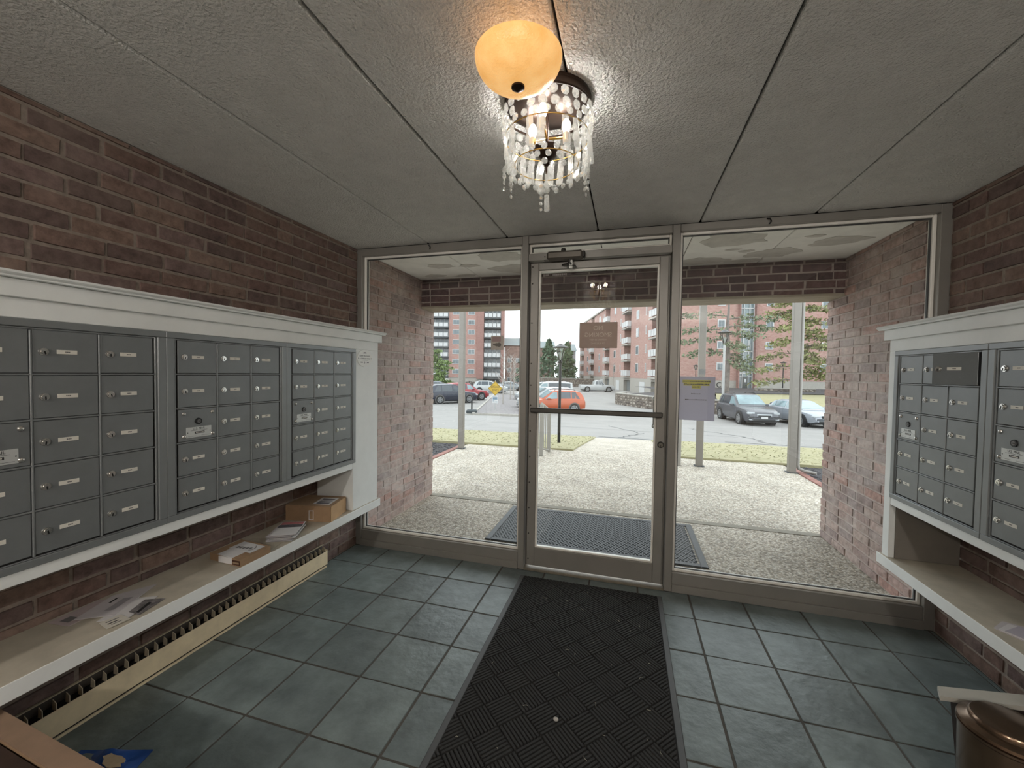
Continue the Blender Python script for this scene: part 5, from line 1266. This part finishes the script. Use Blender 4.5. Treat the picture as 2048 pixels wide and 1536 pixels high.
for z in (2.6, 5.4, 8.2):
    for k in range(7): rbox('stair_baluster', 9.5+k*.24, 9.53+k*.24, .03, .08, z-.6, z+.2, m_wframe, stw)
for z in (2.56, 5.35, 8.15, 10.95, 13.7):
    for x in (7.06, 13.35, 20.5, 26.5, 33): window(rbk, x, -.02, z, 1.0, 1.02)
MB().text('C', .95, Matrix.Translation((6.95, -.03, .16)) @ fx, ext=.02).build('building_letter', m_trim, rbk, local=True)
# far houses
def house(a_, D, w_, zb, ze, zr, label, cols):
    o = empty('town_house', AD(a_, D, zb), GRID, label=label, cat='house', group='distant town houses')
    MB().box(-w_/2, w_/2, 0, 9, 0, ze-zb).build('wall', mat('house_wall_'+label[:6], cols[0], .9, noise=(1.2, .25)), o, local=True)
    MB().add([(-w_/2-.3, -.4, ze-zb), (w_/2+.3, -.4, ze-zb), (w_/2+.3, 9.4, ze-zb), (-w_/2-.3, 9.4, ze-zb), (-w_/2-.3, 4.5, zr-zb), (w_/2+.3, 4.5, zr-zb)], [(0, 1, 5, 4), (3, 4, 5, 2), (0, 4, 3), (1, 2, 5), (0, 3, 2, 1)]).build('roof', mat('house_roof', (176, 188, 190), .8), o, local=True)
    MB().box(w_*.2, w_*.2+.6, 4.2, 4.8, zr-zb-.6, zr-zb+.7).build('chimney', m_redbrick2, o, local=True)
    for k in range(3):
        for i in (-.3, .05, .34): window(o, w_*i, 0, 1.4+2.8*k, 1.2, 1.4)
    return o
house(1.2, 116, 6.6, -2.2, 9.0, 11.5, 'grey roofed brick town house beside the tall block', [(190, 158, 146)])
house(9.6, 122, 6.0, -2.2, 8.8, 11.2, 'grey roofed town house nearer the conifers', [(184, 152, 142)])
house(17.0, 124, 4.6, -1.9, 8.2, 10.5, 'pale house between conifers and red building', [(206, 206, 208)])

# ---------------------------------------------------------------- trees and shrubs
def leafmesh(b, c, r, n, size, rr, sq=(1, 1, 1), droop=0):
    for k in range(n):
        while True:
            v = Vector((rr.uniform(-1, 1), rr.uniform(-1, 1), rr.uniform(-1, 1)))
            if v.length < 1: break
        p = Vector((c[0]+v.x*r*sq[0], c[1]+v.y*r*sq[1], c[2]+v.z*r*sq[2])); s_ = size*rr.uniform(.6, 1.3)
        d1 = Vector((rr.uniform(-1, 1), rr.uniform(-1, 1), rr.uniform(-.7, .7)-droop)).normalized()*s_; d2 = d1.orthogonal().normalized()*s_*.45
        d2.rotate(Matrix.Rotation(rr.uniform(0, 6.3), 3, d1))
        b.add([p-d1, p+d2, p+d1, p-d2], [(0, 1, 2, 3)])
def conifer(a_, D, z, h, r, label, col, seed, n=1700):
    rr = random.Random(seed); q = AD(a_, D, z); o = empty('conifer_tree', q, label=label, cat='tree', group='evergreens beyond the lot')
    MB().cyl((0, 0, 0), (0, 0, h*.9), .28, .05, 8).build('trunk', mat('bark', (112, 98, 88), .9, noise=(6, .2)), o, local=True)
    b = MB()
    for k in range(n):
        t = rr.random()**.75; zz = h*(.08+.92*t); rad = r*(1-t)**.75*(1+.25*math.sin(zz*3+seed))*math.sqrt(rr.uniform(.25, 1)); an = rr.uniform(0, 6.3)
        leafmesh(b, (rad*math.cos(an), rad*math.sin(an), zz), .25, 1, .42, rr, droop=.3)
    b.build('foliage', mat('needles_%d' % seed, col, .9, noise=(.8, .35)), o, local=True); return o
conifer(8.6, 96, -1.8, 11.0, 3.6, 'broad green conifer left of the lamp post', (118, 146, 116), 1); conifer(13.6, 101, -1.8, 10.8, 3.0, 'pointed conifer right of the lamp post', (126, 150, 110), 2); conifer(3.9, 104, -1.8, 9.5, 3.4, 'rounded conifer mostly hidden by door frame', (122, 148, 118), 3)
def bough_tree(a_, D, z, h, tr, boughs, label, cat_name, leafcol, seed, tuft=.32, per=26, bark=(150, 140, 134)):
    rr = random.Random(seed); q = AD(a_, D, z); o = empty(cat_name, q, GRID, label=label, cat='tree', group='trees by the red building')
    mb_ = mat('bark_%d' % seed, bark, .9, noise=(5, .3))
    MB().tube([(0, 0, -.2), (.05, 0, h*.35), (-.04, .03, h*.7), (.02, 0, h)], [tr, tr*.85, tr*.6, tr*.25], 10).build('trunk', mb_, o, 50, local=True)
    b = MB()
    for zz, dx, dy, up in boughs:
        pts = [(0, 0, zz)]+[(dx*t, dy*t, zz+up*t-.5*t*t+rr.uniform(-.08, .08)) for t in (.3, .6, .85, 1)]
        MB().tube(pts, [tr*.28, tr*.2, tr*.14, tr*.1, tr*.05], 5).build('bough', mb_, o, 50, local=True)
        for t in range(7):
            f_ = .22+.78*t/6; k = min(3, int(f_*4)); p = Vector(pts[k]).lerp(Vector(pts[k+1]), f_*4-k)
            leafmesh(b, p, tuft*2.0, per, tuft*.62, rr, (1.5, 1.2, .55), .2)
    b.build('foliage', mat('foliage_%d' % seed, leafcol, .9, noise=(.9, .4)), o, local=True); return o
rr = random.Random(77)
bough_tree(17.0, 32.2, -.35, 8.2, .20, [(5.3, -3.4, -.3, .3), (4.6, -3.9, .2, .2), (5.0, 2.0, -.4, .3), (5.6, 3.0, .2, .4), (3.6, -3.2, -.2, .2), (3.5, 1.7, .3, -.2), (3.0, 1.4, -.5, -.3), (6.2, 3.8, .2, .5), (6.4, -3.6, .2, .5), (4.2, .6, -.9, .1)], 'larch with drooping boughs behind the white lamp post', 'larch_tree', (150, 164, 130), 11, .26, 22)
bough_tree(26.5, 38.5, -.3, 11.5, .19, [(1.4+.62*k, (2.6+rr.random()*1.6)*(1 if k % 2 else -1)*(1-.035*k), rr.uniform(-1.8, 1.2), rr.uniform(-.1, .5)) for k in range(16)]+[(1.8+.7*k, rr.uniform(-1.5, 3.6), rr.uniform(-2, -1), .2) for k in range(13)], 'yellow green pine before the red wall at right', 'pine_tree', (172, 174, 116), 12, .30, 20)
bough_tree(-11.6, 64, -1.5, 6.2, .16, [(.8+.42*k, rr.uniform(-1.7, 1.9), rr.uniform(-1.2, 1.2), .5) for k in range(13)], 'fresh green tree beside the left wing wall', 'leafy_tree', (160, 184, 116), 13, .34, 26)
def sapling(a_, D, z, h, label, seed, col=(214, 206, 198)):
    rr = random.Random(seed); o = empty('bare_sapling', AD(a_, D, z), label=label, cat='tree', group='bare saplings on the island'); m_ = mat('pale_bark', col, .9)
    MB().tube([(0, 0, 0), (.03, 0, h*.5), (0, .02, h)], [.06, .045, .015], 6).build('trunk', m_, o, local=True)
    b = MB()
    for k in range(34):
        zz = h*rr.uniform(.3, .95); an = rr.uniform(0, 6.3); L_ = rr.uniform(.5, 1.3)*(1.1-zz/h*.6)
        b.tube([(0, 0, zz), (L_*.5*math.cos(an), L_*.5*math.sin(an), zz+L_*.4), (L_*math.cos(an+.2), L_*math.sin(an+.2), zz+L_*.9)], [.02, .014, .006], 4)
    tag(b.build('branches', m_, o, local=True), kind='stuff')
sapling(-.75, 34, -1.3, 4.6, 'nearest bare pale sapling on the planted island', 1); sapling(-.15, 40, -1.3, 4.4, 'second bare pale sapling on the planted island', 2); sapling(.2, 47, -1.35, 4.6, 'farthest bare pale sapling on the planted island', 3); sapling(17.4, 70, -1.2, 4.5, 'small bare tree above the retaining wall', 4, (196, 186, 178)); sapling(17.6, 104, -1.7, 9.5, 'tall bare tree beside the pale house', 5, (190, 190, 192))
def shrub(a_, D, z, r, label, seed, col):
    rr = random.Random(seed); o = empty('shrub', AD(a_, D, z), label=label, cat='shrub', group='low shrubs before the tower')
    b = MB(); leafmesh(b, (0, 0, r*.5), r, 420, .16, rr, (1.5, 1, .6)); b.build('foliage', mat('shrub_%d' % seed, col, .9, noise=(1, .4)), o, local=True)
    MB().cyl((0, 0, -.1), (0, 0, r*.6), .05, .03, 6).build('stem', mat('bark', (112, 98, 88), .9), o, local=True)
for k, (a_, D, r, lab) in enumerate(((-12.0, 76, 1.1, 'brown shrub by the tower, second from left'), (-16.2, 80, 1.2, 'leftmost brown shrub by the tower base'), (-7.9, 78, 1.1, 'brown shrub between tower windows and balconies'), (-4.8, 83, 1.2, 'grey brown shrub under the tower balconies'), (-1.0, 82, 1.2, 'bushy shrub under the tower right corner'))):
    shrub(a_, D, -1.65, r, lab, 40+k, (142, 130, 122))
